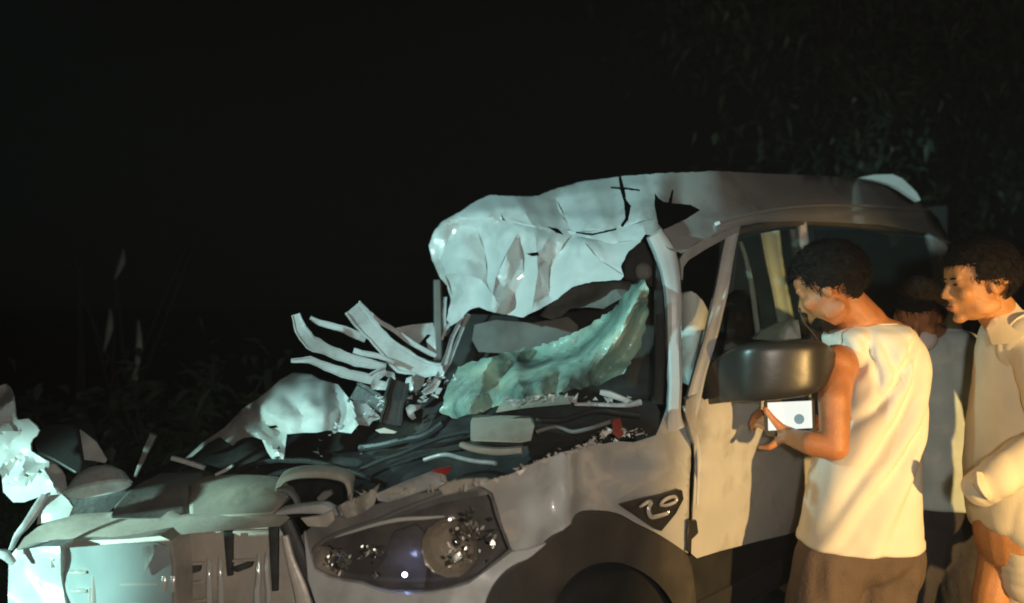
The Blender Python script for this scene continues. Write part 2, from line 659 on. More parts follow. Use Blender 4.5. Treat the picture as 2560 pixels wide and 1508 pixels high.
def skin_over(name, bm, m, parent=None, voxel=0.006, smooth=4):
    """fuse overlapping limbs, trunk and head into one continuous surface"""
    bmesh.ops.recalc_face_normals(bm, faces=bm.faces)
    me = bpy.data.meshes.new('tmp')
    bm.to_mesh(me)
    bm.free()
    o = bpy.data.objects.new('tmp', me)
    COL.objects.link(o)
    r = o.modifiers.new('r', 'REMESH')
    r.mode = 'VOXEL'
    r.voxel_size = voxel
    s = o.modifiers.new('s', 'SMOOTH')
    s.iterations = smooth
    s.factor = 0.5
    dg = bpy.context.evaluated_depsgraph_get()
    new = bpy.data.meshes.new_from_object(o.evaluated_get(dg))
    bpy.data.objects.remove(o)
    return link(name, new, m, parent, 180)


# ---------------------------------------------------------------- ground and verge
def plane(name, x0, x1, y0, y1, z, m, n=40, amp=0.0):
    bm = bmesh.new()
    g = [[bm.verts.new((x0 + (x1 - x0) * i / n, y0 + (y1 - y0) * j / n,
                        z + amp * noise.noise(Vector((x0 + (x1 - x0) * i / n, y0 + (y1 - y0) * j / n, 0)) * 0.6))) for i in range(n + 1)] for j in range(n + 1)]
    for j in range(n):
        for i in range(n):
            bm.faces.new((g[j][i], g[j][i + 1], g[j + 1][i + 1], g[j + 1][i]))
    return from_bm(name, bm, m)


tag(plane('ground', -90, 90, -40, 140, -0.06, 'earth', 60, 0.03), kind='structure')
tag(plane('road', -60, 60, -6, 4.9, 0.0, 'asphalt', 20), kind='structure')

# ---------------------------------------------------------------- the wrecked car
car = empty('wrecked_car', CAR(0.9, 0.6, 0), 'white passenger van with its nose torn open and its roof crumpled down over the cab', 'car')

# ---- roof: front sheet folded down over the cab
CRACK = [(1075, 590), (1110, 560), (1160, 548), (1250, 545), (1340, 566), (1400, 580), (1440, 578), (1540, 572), (1650, 540)]


ROOF_FOLDS = [
    ([(1107, 553), (1200, 530), (1290, 520), (1400, 490), (1560, 468), (1700, 452)], 42, -.03),
    ([(1150, 565), (1190, 570), (1212, 630), (1218, 705)], 46, .062),
    ([(1225, 770), (1240, 690), (1290, 590)], 40, -.05),
    ([(1300, 600), (1310, 680), (1275, 765)], 36, .045),
    ([(1432, 585), (1400, 630), (1375, 665), (1372, 740)], 42, .05),
    ([(1340, 600), (1345, 680), (1330, 780)], 46, -.03),
    ([(1250, 548), (1340, 568), (1440, 580), (1545, 572), (1640, 545)], 32, .035),
    ([(1090, 690), (1150, 680), (1205, 700), (1250, 760)], 36, -.055),
    ([(1460, 600), (1500, 650), (1560, 690)], 52, -.025),
    ([(1440, 590), (1530, 610), (1590, 600)], 30, .02),
    ([(1120, 600), (1100, 650), (1130, 740)], 30, .035),
    ([(1390, 500), (1420, 560)], 40, .025), ([(1290, 500), (1330, 560)], 36, -.02), ([(1480, 470), (1510, 560)], 40, -.02),
    ([(1620, 440), (1640, 520)], 40, .03), ([(1720, 440), (1780, 500), (1850, 520)], 50, -.02)]


def roof_front(px, py):
    d = 2.93 - 0.70 * (px - 1080) / 550.0
    yc = interp(px, CRACK)
    if py < yc:
        d += (yc - py) / 100.0 * 0.34
    else:
        d -= (py - yc) / 160.0 * 0.10

    d += tent(px, py, ROOF_FOLDS)
    k = 1.0 if py > yc else 0.6
    d += k * (0.030 * noise.noise(Vector((px / 95.0, py / 80.0, 3.1))) + 0.016 * abs(noise.noise(Vector((px / 40.0, py / 55.0, 1)))) + .004 * noise.noise(Vector((px / 14.0, py / 14.0, 4))))
    return d


roof_d = ctrl([(1640, 590, 2.28), (1700, 560, 2.36), (1830, 552, 2.46), (1990, 540, 2.78), (2150, 540, 3.15), (2330, 560, 3.72), (1800, 428, 2.66), (1900, 433, 2.85), (2130, 444, 3.45), (2240, 455, 3.75), (2310, 505, 3.85), (1600, 470, 2.5), (2000, 500, 2.92), (1760, 500, 2.50)])


def roof_skin(px, py):
    w = min(1.0, max(0.0, (px - 1560) / 150.0))
    w = w * w * (3 - 2 * w)
    return roof_front(min(px, 1720), py) * (1 - w) + roof_d(px, py) * w


roof_outline = [(1072, 615), (1085, 580), (1107, 553), (1149, 531), (1190, 503), (1223, 488), (1290, 491), (1346, 490), (1394, 470), (1460, 453),
                (1547, 442), (1657, 433), (1788, 428), (1900, 433), (1910, 470), (1905, 548), (1846, 560), (1800, 578), (1744, 606), (1704, 634), (1676, 626), (1652, 606),
                (1640, 590), (1613, 586), (1600, 606), (1569, 632), (1552, 667), (1560, 690), (1552, 700), (1482, 704), (1429, 719), (1394, 748), (1337, 779),
                (1307, 794), (1275, 788), (1245, 783), (1219, 777), (1198, 768), (1175, 774), (1150, 800), (1128, 815), (1116, 799), (1127, 750), (1118, 715), (1099, 693), (1080, 650)]
roof_holes = [
    [(1637, 483), (1648, 496), (1661, 505), (1671, 506), (1680, 474), (1684, 476), (1680, 508), (1727, 512), (1751, 525), (1714, 549), (1657, 575), (1645, 560), (1636, 514)],
    [(1546, 440), (1553, 440), (1560, 468), (1600, 474), (1600, 478), (1562, 474), (1566, 500), (1578, 515), (1571, 550), (1557, 568), (1551, 564), (1563, 545), (1560, 505), (1550, 474), (1527, 471), (1527, 467), (1550, 468)],
    [(1368, 566), (1395, 572), (1410, 588), (1390, 582)],
    [(1440, 579), (1480, 584), (1540, 571), (1542, 575), (1480, 589), (1440, 583)],
    [(1252, 530), (1258, 545), (1266, 553), (1256, 550)],
    [(1316, 634), (1345, 630), (1348, 639), (1330, 641)],
]
sheet('roof_panel', roof_outline, roof_skin, 'white_paint', car, roof_holes, step=8, thick=0.003, wob=1.0, smooth=24, lines=[f[0] for f in ROOF_FOLDS[1:12]])
# lining that hangs under the torn front edge
sheet('headliner', [(1385, 745), (1429, 717), (1482, 700), (1574, 703), (1585, 716), (1555, 745), (1508, 772), (1470, 768), (1425, 772), (1405, 790), (1380, 800), (1350, 790)],
      ctrl([(1385, 745, 2.62), (1585, 716, 2.42), (1407, 785, 2.5), (1490, 740, 2.52), (1540, 720, 2.40)]), 'cabin_grey', car, step=14, thick=0.008, crumple=0.05, cscale=14)
# main roof skin behind it, over to the tail
sheet('roof', [(1776, 596), (1784, 540), (1790, 480), (1800, 432), (1900, 434), (2020, 438), (2130, 444), (2230, 458), (2290, 494), (2345, 545), (2380, 610), (2330, 585),
               (2200, 562), (2090, 556), (1990, 553), (1900, 556), (1846, 566)], lambda x, y: roof_d(x, y) + 0.006, 'white_paint', car, step=24, thick=0.02, smooth=60)
post('gutter_rail', [(1800, 556, side(.02)(1800, 0), 9), (1900, 530, side(.02)(1900, 0), 8), (2010, 514, side(.02)(2010, 0), 7), (2150, 513, side(.02)(2150, 0), 6), (2335, 524, side(.02)(2335, 0), 5)], 'white_paint', car, 0.02)
sp = sheet('roof_end_glint', [(2150, 444), (2185, 437), (2231, 436), (2255, 446), (2275, 464), (2292, 482), (2302, 500), (2296, 503), (2276, 490), (2252, 474), (2229, 462), (2195, 452)],
           ctrl([(2150, 444, 3.46), (2231, 445, 3.38), (2300, 500, 3.28)]), 'white_paint', car, step=12, thick=0.03)  # added crescent, tilted to stand in for a reflection on the roof end

# ---- pillars on the near side
sA = side(0.0)
post('windscreen_pillar', [(1640, 585, sA(1640, 0) + .03, 46), (1668, 640, sA(1668, 0), 58), (1684, 720, sA(1684, 0), 46), (1687, 830, sA(1687, 0), 40), (1687, 930, sA(1687, 0), 38), (1688, 1030, sA(1688, 0), 38), (1692, 1075, sA(1692, 0), 52)],
     'white_paint', car, 0.07, bend=0.004)
post('windscreen_pillar', [(1649, 640, 2.30, 22), (1650, 760, 2.32, 26), (1650, 900, 2.30, 30), (1645, 1010, 2.28, 30)], 'cabin_dark', car, 0.05)
sh = side(0.012)
post('door_frame', [(1838, 556, sh(1838, 0) + .02, 34), (1818, 650, sh(1818, 0), 36), (1800, 750, sh(1800, 0), 38), (1776, 850, sh(1776, 0), 37), (1752, 930, sh(1752, 0), 36), (1734, 1010, sh(1734, 0), 42), (1727, 1050, sh(1727, 0), 30)],
     'white_paint', car, 0.05, bend=0.002, groove=0.1)
sheet('door_frame', [(1700, 648), (1712, 628), (1770, 592), (1830, 566), (1850, 560), (1848, 580), (1822, 592), (1770, 620), (1722, 650), (1709, 668), (1706, 700)], side(0.02), 'white_paint', car, step=12, thick=0.03)
post('door_frame', [(1845, 580, sA(1845, 0) + .01, 20), (1900, 566, sA(1900, 0) + .01, 18), (1990, 556, sA(1990, 0) + .01, 16), (2120, 560, sA(2120, 0) + .01, 14), (2320, 582, sA(2320, 0) + .01, 12)], 'grey_plastic', car, 0.04)
post('centre_pillar', [(2006, 545, sA(2006, 0) + .02, 22), (2020, 680, sA(2020, 0) + .02, 30), (2045, 860, sA(2045, 0) + .02, 36)], 'white_paint', car, 0.06)
post('rear_pillar', [(2330, 560, sA(2330, 0) + .03, 40), (2370, 700, sA(2370, 0) + .03, 46), (2390, 900, sA(2390, 0) + .03, 50)], 'white_paint', car, 0.06)

# ---- near front wing (fender) and doors
def fender_d(px, py):
    d = side(0.0)(px, py)
    f = max(0.0, (1420 - px) / 190.0)
    d -= 0.0
    d += 0.05 * math.exp(-((px - 1300) / 60.0) ** 2 - ((py - 1270) / 70.0) ** 2)
    d -= 0.035 * math.exp(-((px - 1418) / 26.0) ** 2)
    d += 0.05 * math.exp(-((px - 1590) / 70.0) ** 2 - ((py - 1135) / 32.0) ** 2)
    d -= 0.03 * math.exp(-((px - 1650) / 60.0) ** 2 - ((py - 1180) / 60.0) ** 2)
    d += 0.05 * max(0.0, (1130 - py) / 60.0) * (1 if px > 1560 else 0.6)
    d += 0.012 * noise.noise(Vector((px / 60.0, py / 60.0, 5)))
    return d


fender_out = [(1196, 1212), (1225, 1200), (1264, 1191), (1301, 1176), (1345, 1152), (1380, 1142), (1400, 1132), (1426, 1127), (1463, 1115), (1500, 1113), (1538, 1104), (1585, 1106), (1614, 1097), (1640, 1088), (1652, 1060), (1666, 1021),
              (1704, 1020), (1716, 1030), (1722, 1060), (1727, 1100), (1727, 1160), (1724, 1213), (1722, 1300), (1720, 1384), (1700, 1372), (1651, 1343), (1595, 1316), (1546, 1289), (1493, 1281), (1441, 1285), (1426, 1311),
              (1365, 1356), (1318, 1374), (1281, 1377), (1262, 1330), (1246, 1280), (1231, 1232)]
sheet('fender', fender_out, fender_d, 'white_paint', car, step=12, thick=0.004, smooth=50, wob=0.8)
# brand-free trim plate with the two chrome letters
b1 = sheet('trim_badge', [(1548, 1262), (1600, 1248), (1650, 1238), (1694, 1224), (1706, 1228), (1709, 1248), (1690, 1284), (1654, 1328), (1644, 1326), (1600, 1297)], lambda x, y: min(side(0.02)(x, y), fender_d(x, y) - .006), 'black_plastic', car, step=20, thick=0.012, smooth=60)
bd = lambda x, y: side(0.02)(x, y) - 0.014


def stroke(name, pts, w, parent, m='bright_trim', off=0.0):
    return post(name, [(x, y, bd(x, y) + off, ww) for (x, y), ww in zip(pts, w)], m, parent, 0.006, nsub=4)


stroke('letter_stroke', [(1602, 1267), (1610, 1262), (1622, 1256), (1628, 1258), (1622, 1272), (1623, 1285), (1630, 1294), (1648, 1291), (1668, 1284), (1671, 1278)], [5, 9, 11, 10, 10, 11, 12, 12, 11, 6], b1)
stroke('letter_stroke', [(1652, 1262), (1658, 1254), (1672, 1246), (1687, 1243), (1692, 1250), (1684, 1258), (1668, 1264), (1654, 1265)], [7, 9, 10, 9, 8, 9, 9, 6], b1, off=-0.001)


def door_d(px, py):
    d = side(0.012)(px, py)
    d += 0.035 * math.exp(-((py - 1160) / 26.0) ** 2) * max(0, 1 - (px - 1740) / 400.0) - 0.02 * math.exp(-((py - 1060) / 50.0) ** 2)
    d += 0.010 * noise.noise(Vector((px / 90.0, py / 70.0, 9)))
    d += 0.03 * max(0.0, (py - 1280) / 120.0)
    return d


sheet('front_door', [(1712, 1030), (1716, 1000), (1745, 985), (1760, 1000), (1900, 965), (2045, 930), (2055, 1000), (2052, 1200), (2040, 1320), (1900, 1352), (1800, 1378), (1742, 1396), (1728, 1384), (1731, 1300), (1736, 1200), (1736, 1110), (1722, 1064)],
      door_d, 'white_paint', car, step=24, thick=0.05, smooth=50)
post('door_edge', [(1712, 1024, sh(1712, 0) - .012, 7), (1726, 1060, sh(1726, 0) - .012, 9), (1741, 1098, sh(1741, 0) - .012, 12), (1748, 1140, sh(1748, 0) - .012, 12), (1747, 1200, sh(1747, 0) - .012, 10), (1744, 1262, sh(1744, 0) - .012, 8)], 'white_paint', car, 0.02)
slab('door_hinge', [(1722, 1303), (1742, 1302), (1746, 1334), (1738, 1342), (1727, 1352), (1728, 1380), (1719, 1382), (1718, 1340)], side(0.02), 0.03, 'black_plastic', car, 0.003)
sheet('rear_door', [(2060, 930), (2250, 905), (2380, 890), (2400, 960), (2390, 1200), (2250, 1290), (2140, 1310), (2050, 1322), (2062, 1200)], side(0.006), 'white_paint', car, step=40, thick=0.05)
sheet('window_pane', [(2035, 575), (2150, 575), (2325, 596), (2365, 700), (2378, 885), (2250, 900), (2060, 920), (2040, 760)], side(-0.03), 'pane', car, step=60, thick=0.004)
sheet('window_pane', [(1850, 600), (1900, 584), (1996, 572), (2010, 700), (2030, 850), (1980, 905), (1800, 935), (1830, 760)], side(-0.03), 'pane', car, step=60, thick=0.004)
post('window_ledge', [(1775, 930, sA(1775, 0) + .03, 22), (1880, 905, sA(1880, 0) + .03, 22), (2040, 880, sA(2040, 0) + .03, 20)], 'white_paint', car, 0.06)
sheet('sill', [(1700, 1374), (1742, 1398), (1800, 1380), (1900, 1354), (2040, 1322), (2250, 1292), (2390, 1202), (2395, 1260), (2250, 1350), (2040, 1420), (1850, 1520), (1740, 1600), (1690, 1560)], side(-0.04), 'black_plastic', car, step=40, thick=0.05)

# ---- wing mirror
mir = bmesh.new()
mc = P(1935, 930, 2.22)
half = [(1748, 940, 1012, 2.40, .012), (1775, 905, 1008, 2.36, .026), (1818, 884, 1001, 2.31, .040), (1850, 864, 999, 2.26, .050), (1903, 857, 997, 2.235, .056), (1960, 854, 992, 2.225, .060), (2015, 852, 983, 2.22, .060), (2050, 854, 972, 2.225, .054), (2072, 866, 952, 2.24, .038), (2092, 884, 924, 2.25, .020)]
rings = []
for x, y0, y1, d, t in half:
    c = P(x, (y0 + y1) / 2, d)
    hh = (y1 - y0) / 2 * d / FOC * 1.06
    r = []
    for k in range(24):
        a = 2 * math.pi * k / 24
        ca, sa = math.cos(a), math.sin(a)
        ex = 0.36
        r.append(c + Vector((0.25 * t * math.copysign(abs(ca) ** ex, ca), t * math.copysign(abs(ca) ** ex, ca), hh * math.copysign(abs(sa) ** ex, sa))))
    rings.append(r)
loft_bm(mir, rings)
wm = from_bm('wing_mirror', mir, 'mirror_plastic', car, 50)
s_ = wm.modifiers.new('s', 'SUBSURF')
s_.levels = s_.render_levels = 2
sheet('mirror_glass', [(1850, 880), (1960, 868), (2050, 868), (2065, 900), (2045, 955), (1960, 978), (1850, 985), (1835, 930)], lambda x, y: 2.325 - 0.0001 * (x - 1850), 'chrome', wm, step=40, thick=0.004)
post('mirror_arm', [(1772, 985, 2.38, 50), (1752, 1000, 2.44, 44), (1742, 1010, 2.47, 30)], 'black_plastic', wm, 0.05)

# ---- cabin
def boxy(name, a0, a1, w0, w1, z0, z1, m, bevel=0.03, parent=car, lean=0.0):
    bm = bmesh.new()
    vs = [bm.verts.new(CAR(a + (lean * (z - z0)), w, z)) for z in (z0, z1) for a, w in ((a0, w0), (a1, w0), (a1, w1), (a0, w1))]
    for f in ((0, 1, 2, 3), (4, 5, 6, 7), (0, 1, 5, 4), (1, 2, 6, 5), (2, 3, 7, 6), (3, 0, 4, 7)):
        bm.faces.new([vs[i] for i in f])
    o = from_bm(name, bm, m, parent, 40)
    if bevel:
        b = o.modifiers.new('bevel', 'BEVEL')
        b.width = bevel
        b.segments = 4
    return o


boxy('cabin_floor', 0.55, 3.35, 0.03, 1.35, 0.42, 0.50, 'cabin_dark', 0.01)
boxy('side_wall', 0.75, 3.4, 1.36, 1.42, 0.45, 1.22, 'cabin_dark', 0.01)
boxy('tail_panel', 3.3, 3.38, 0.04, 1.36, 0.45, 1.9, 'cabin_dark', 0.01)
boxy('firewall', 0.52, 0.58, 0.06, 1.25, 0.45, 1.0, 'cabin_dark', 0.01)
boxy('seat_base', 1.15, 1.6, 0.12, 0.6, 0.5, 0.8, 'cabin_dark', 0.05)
sheet('seat_back', [(1704, 740), (1712, 732), (1728, 728), (1742, 736), (1757, 752), (1768, 772), (1778, 800), (1778, 850), (1756, 905), (1736, 950), (1731, 968), (1719, 962), (1712, 930), (1706, 900)],
      lambda x, y: 2.55 + ((x - 1735) / 120.0) ** 2 * .5, 'seat_cloth', car, step=14, thick=0.09, crumple=0.02, cscale=10)
slab('seat_back', [(1822, 780), (1830, 740), (1850, 725), (1884, 726), (1900, 745), (1906, 830), (1890, 845), (1838, 845), (1824, 830)], 3.0, 0.1, 'cabin_dark', car, 0.03)
boxy('bench_seat', 2.2, 2.4, 0.15, 1.25, 0.5, 1.25, 'cabin_dark', 0.06)
sheet('far_side_panel', [(1604, 888), (1614, 856), (1626, 838), (1632, 860), (1631, 892), (1610, 892)], 2.9, 'white_paint', car, step=12, thick=0.02)
post('far_pillar', [(1852, 604, 2.85, 10), (1866, 650, 2.85, 13), (1880, 720, 2.85, 15), (1897, 842, 2.85, 14)], 'seat_cloth', car, 0.03)
post('far_pillar', [(1925, 580, 2.9, 54), (1936, 650, 2.9, 50), (1950, 720, 2.9, 46), (1966, 812, 2.9, 46)], 'seat_cloth', car, 0.05, groove=0.15)
sheet('door_trim', [(1884, 848), (1905, 826), (1950, 806), (1996, 800), (2003, 846), (1940, 852)], ctrl([(1884, 848, 2.80), (1996, 800, 2.86), (2003, 846, 2.78)]), 'seat_cloth', car, step=14, thick=0.03, crumple=0.03, cscale=20)
# crushed seats and dashboard seen under the folded roof
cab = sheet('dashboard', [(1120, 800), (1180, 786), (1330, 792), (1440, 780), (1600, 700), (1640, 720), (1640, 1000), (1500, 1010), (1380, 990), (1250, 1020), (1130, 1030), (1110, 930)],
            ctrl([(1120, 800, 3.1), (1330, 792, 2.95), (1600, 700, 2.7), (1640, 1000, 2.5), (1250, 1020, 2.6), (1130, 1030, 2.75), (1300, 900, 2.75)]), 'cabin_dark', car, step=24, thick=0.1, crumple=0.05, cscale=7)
slab('crushed_seat', [(1186, 812), (1240, 800), (1330, 808), (1420, 792), (1446, 815), (1440, 850), (1380, 872), (1260, 884), (1196, 880), (1180, 850)], ctrl([(1186, 812, 2.72), (1440, 815, 2.62), (1300, 880, 2.64), (1190, 880, 2.68)]), 0.12, 'cabin_grey', car, 0.02, step=20, crumple=0.04)
slab('dark_slab', [(1560, 700), (1562, 650), (1580, 618), (1605, 600), (1630, 605), (1636, 650), (1634, 720), (1600, 705)], 2.42, 0.04, 'cabin_dark', car, 0.01)  # plain dark slab filling the gap at the torn roof corner
slab('head_rest', [(1588, 664), (1610, 652), (1630, 662), (1634, 692), (1612, 704), (1592, 694)], 2.38, 0.05, 'cabin_grey', car, 0.015)
# the windscreen, crazed and sagging into the cab
GLASS_FOLDS = [([(1590, 740), (1540, 830), (1450, 905), (1350, 950)], 46, -.08), ([(1610, 780), (1570, 880), (1500, 945)], 30, .05), ([(1520, 790), (1440, 870), (1330, 905)], 30, .05), ([(1330, 875), (1260, 930), (1240, 1000)], 44, .07), ([(1230, 900), (1180, 960), (1170, 1025)], 40, -.07), ([(1400, 930), (1380, 980)], 26, .04), ([(1290, 930), (1310, 990)], 28, -.05)]
sheet('windscreen', [(1574, 724), (1596, 698), (1612, 700), (1622, 733), (1618, 794), (1604, 860), (1565, 926), (1504, 961), (1394, 984), (1330, 996), (1263, 1011), (1200, 1030), (1130, 1046), (1098, 1030), (1112, 985), (1131, 947), (1145, 917), (1210, 895), (1285, 877), (1340, 866), (1394, 852), (1460, 820), (1517, 785)],
      lambda x, y, f=ctrl([(1604, 698, 2.30), (1618, 794, 2.24), (1565, 926, 2.22), (1504, 961, 2.18), (1394, 982, 2.15), (1263, 1009, 2.18), (1130, 1045, 2.32), (1131, 947, 2.46), (1285, 877, 2.48), (1394, 855, 2.46), (1460, 820, 2.44), (1517, 785, 2.40), (1400, 920, 2.34), (1500, 860, 2.34)]): f(x, y) + tent(x, y, GLASS_FOLDS) - .07 * math.exp(-((y - interp(x, [(1120, 1010), (1280, 985), (1400, 955), (1480, 915), (1550, 850), (1590, 770), (1610, 700)])) / 40.0) ** 2) + .035 * noise.noise(Vector(((x + y * .5) / 34.0, (y - x * .3) / 110.0, 2))),
      'crazed_windscreen', car, step=9, thick=0.003, crumple=0.02, cscale=16, smooth=24, wob=4)
sheet('scuttle', [(1250, 1012), (1300, 1000), (1390, 985), (1420, 993), (1428, 1010), (1380, 1014), (1300, 1022), (1240, 1032)], ctrl([(1250, 1012, 2.14), (1420, 993, 2.06), (1300, 1022, 2.06), (1240, 1032, 2.10)]), 'beige_plastic', car, step=12, thick=0.015, crumple=0.02, cscale=14)
sheet('scuttle', [(1240, 1034), (1330, 1020), (1440, 1010), (1640, 1008), (1650, 1030), (1640, 1085), (1560, 1100), (1420, 1115), (1330, 1110), (1180, 1060)], ctrl([(1240, 1034, 2.25), (1640, 1008, 2.2), (1560, 1100, 2.25), (1180, 1060, 2.3)]), 'cabin_dark', car, step=24, thick=0.02)
post('wiper_linkage', [(1436, 1012, 2.10, 9), (1480, 1012, 2.09, 10), (1520, 1014, 2.08, 11), (1570, 1014, 2.08, 12), (1605, 1006, 2.09, 16)], 'bare_steel', car, 0.02)
post('wiper_linkage', [(1500, 985, 2.12, 14), (1525, 990, 2.11, 20), (1560, 1000, 2.10, 16), (1590, 1012, 2.09, 10)], 'bare_steel', car, 0.02, bend=.006)

# ---- engine bay
sheet('engine_bay', [(300, 1290), (330, 1200), (440, 1150), (560, 1080), (700, 1080), (780, 1060), (930, 1020), (1000, 960), (1130, 1010), (1260, 1010), (1420, 1080), (1460, 1120), (1300, 1180), (1180, 1220), (960, 1262), (700, 1300)],
      ctrl([(300, 1290, 2.6), (440, 1150, 2.85), (700, 1080, 2.85), (1000, 960, 2.85), (1130, 1010, 2.65), (1420, 1080, 2.3), (1180, 1220, 2.15), (700, 1300, 2.45)]), 'dark_metal', car, step=30, thick=0.03, crumple=0.06, cscale=6)
slab('battery', [(1176, 1054), (1200, 1050), (1333, 1054), (1338, 1062), (1328, 1103), (1300, 1108), (1176, 1104)], ctrl([(1176, 1054, 2.14), (1333, 1054, 2.05), (1250, 1104, 2.04)]), 0.1, 'beige_plastic', car, 0.008)
post('bracket', [(1148, 1112, 2.06, 16), (1180, 1124, 2.04, 18), (1240, 1130, 2.02, 20), (1304, 1128, 2.0, 18)], 'beige_plastic', car, 0.03, bend=.003)
post('bracket', [(1180, 1108, 2.12, 14), (1310, 1112, 2.06, 14)], 'dark_metal', car, 0.04)
sheet('warning_lamp', [(1072, 1188), (1080, 1176), (1126, 1166), (1128, 1176), (1110, 1190), (1076, 1198)], 1.95, 'red_plastic', car, step=10, thick=0.02, crumple=.01, cscale=20)
sheet('warning_lamp', [(1532, 1085), (1532, 1052), (1550, 1045), (1556, 1068), (1560, 1086), (1548, 1098)], lambda x, y: sA(x, y) - .02, 'red_plastic', car, step=8, thick=0.02, crumple=.01, cscale=20)
# arch-shaped fan shroud and the boxes beside it
ring_pts = [(690, 1255), (694, 1225), (706, 1204), (735, 1192), (780, 1188), (830, 1190), (862, 1200), (872, 1222), (872, 1250)]
post('fan_shroud', [(x, y, 2.16 - (x - 690) * .0004, w) for (x, y), w in zip(ring_pts, [10, 16, 20, 26, 28, 28, 24, 18, 12])], 'beige_plastic', car, 0.06, bend=.004)
post('hose', [(690, 1226, 2.1, 10), (715, 1228, 2.08, 14), (734, 1244, 2.07, 14), (742, 1262, 2.06, 12)], 'grey_plastic', car, 0.03)
slab('bracket', [(790, 1246), (806, 1230), (826, 1226), (832, 1236), (812, 1252), (796, 1256)], 2.1, 0.02, 'grey_plastic', car, 0.003)
slab('air_box', [(270, 1300), (283, 1265), (310, 1235), (340, 1209), (455, 1209), (464, 1240), (466, 1300)], ctrl([(283, 1265, 2.22), (340, 1209, 2.36), (459, 1207, 2.32), (467, 1300, 2.16)]), 0.16, 'grey_plastic', car, 0.012)
slab('radiator_tank', [(468, 1300), (465, 1214), (540, 1209), (612, 1211), (660, 1216), (684, 1232), (697, 1252), (694, 1284), (660, 1290)], ctrl([(465, 1211, 2.34), (614, 1211, 2.24), (696, 1248, 2.1), (560, 1295, 2.1)]), 0.14, 'beige_plastic', car, 0.015)
# far front wing, bent over
sheet('fender', [(463, 1146), (505, 1108), (549, 1078), (561, 1070), (606, 1023), (640, 1000), (672, 976), (700, 950), (733, 932), (778, 937), (800, 950), (845, 962), (862, 984), (880, 1005), (895, 1000), (919, 1011), (936, 1030), (955, 1046), (930, 1054), (922, 1066), (896, 1062), (878, 1084), (850, 1080), (822, 1076), (790, 1082), (756, 1082), (717, 1086), (714, 1110), (709, 1148), (680, 1147), (668, 1130), (655, 1099), (632, 1092), (610, 1095), (592, 1104), (582, 1115), (566, 1104), (549, 1092), (520, 1108), (480, 1142)],
      lambda x, y: ctrl_ff(x, y) + 0.06 * math.exp(-(((x - 640) * .85 + (y - 1040) * -.5) / 22.0) ** 2), 'white_paint', car, [[(668, 1066), (690, 1063), (696, 1069), (674, 1072)]], step=12, thick=0.004, crumple=0.02, cscale=14) if False else None
WING_FOLDS = [([(622, 1018), (650, 1050), (700, 1078)], 26, .07), ([(690, 960), (760, 970), (850, 975)], 30, -.012), ([(840, 970), (850, 1030), (840, 1075)], 34, .06), ([(880, 1000), (890, 1060)], 22, -.05), ([(580, 1060), (640, 1085), (690, 1130)], 26, -.04), ([(720, 1000), (760, 1040), (750, 1075)], 36, .03)]
ctrl_ff = ctrl([(463, 1146, 2.78), (561, 1076, 2.76), (606, 1023, 2.76), (672, 978, 2.76), (733, 932, 2.92), (845, 962, 2.76), (919, 1011, 2.56), (952, 1045, 2.5), (870, 1080, 2.44), (715, 1085, 2.50), (709, 1146, 2.44), (655, 1097, 2.56), (549, 1093, 2.70), (760, 1000, 2.60), (640, 1060, 2.62)])
sheet('fender', [(463, 1146), (505, 1108), (549, 1078), (561, 1070), (606, 1023), (640, 1000), (672, 976), (700, 950), (733, 932), (778, 937), (800, 950), (845, 962), (862, 984), (880, 1005), (895, 1000), (919, 1011), (936, 1030), (955, 1046), (930, 1054), (922, 1066), (896, 1062), (878, 1084), (850, 1080), (822, 1076), (790, 1082), (756, 1082), (717, 1086), (714, 1110), (709, 1148), (680, 1147), (668, 1130), (655, 1099), (632, 1092), (610, 1095), (592, 1104), (582, 1115), (566, 1104), (549, 1092), (520, 1108), (480, 1142)],
      lambda x, y: ctrl_ff(x, y) + tent(x, y, WING_FOLDS) + .02 * noise.noise(Vector((x / 40.0, y / 40.0, 6))), 'white_paint', car, [[(668, 1066), (690, 1063), (696, 1069), (674, 1072)]], step=8, thick=0.004, smooth=24)
post('bonnet_stay', [(427, 1146, 2.42, 12), (460, 1155, 2.42, 13), (508, 1171, 2.42, 12)], 'bare_steel', car, 0.02)
post('bracket', [(538, 1188, 2.4, 8), (560, 1178, 2.4, 10), (580, 1166, 2.4, 7)], 'bare_steel', car, 0.015)
slab('bracket', [(543, 1200), (575, 1192), (570, 1212), (548, 1212)], 2.38, 0.02, 'bare_steel', car, 0.003)
post('dipstick', [(337, 1194, 2.5, 8), (355, 1150, 2.5, 14), (370, 1115, 2.5, 18), (382, 1088, 2.5, 20)], 'grey_plastic', car, 0.02)
slab('washer_tank', [(446, 1170), (500, 1176), (545, 1190), (548, 1225), (480, 1215), (450, 1200)], 2.5, 0.1, 'black_plastic', car, 0.02)

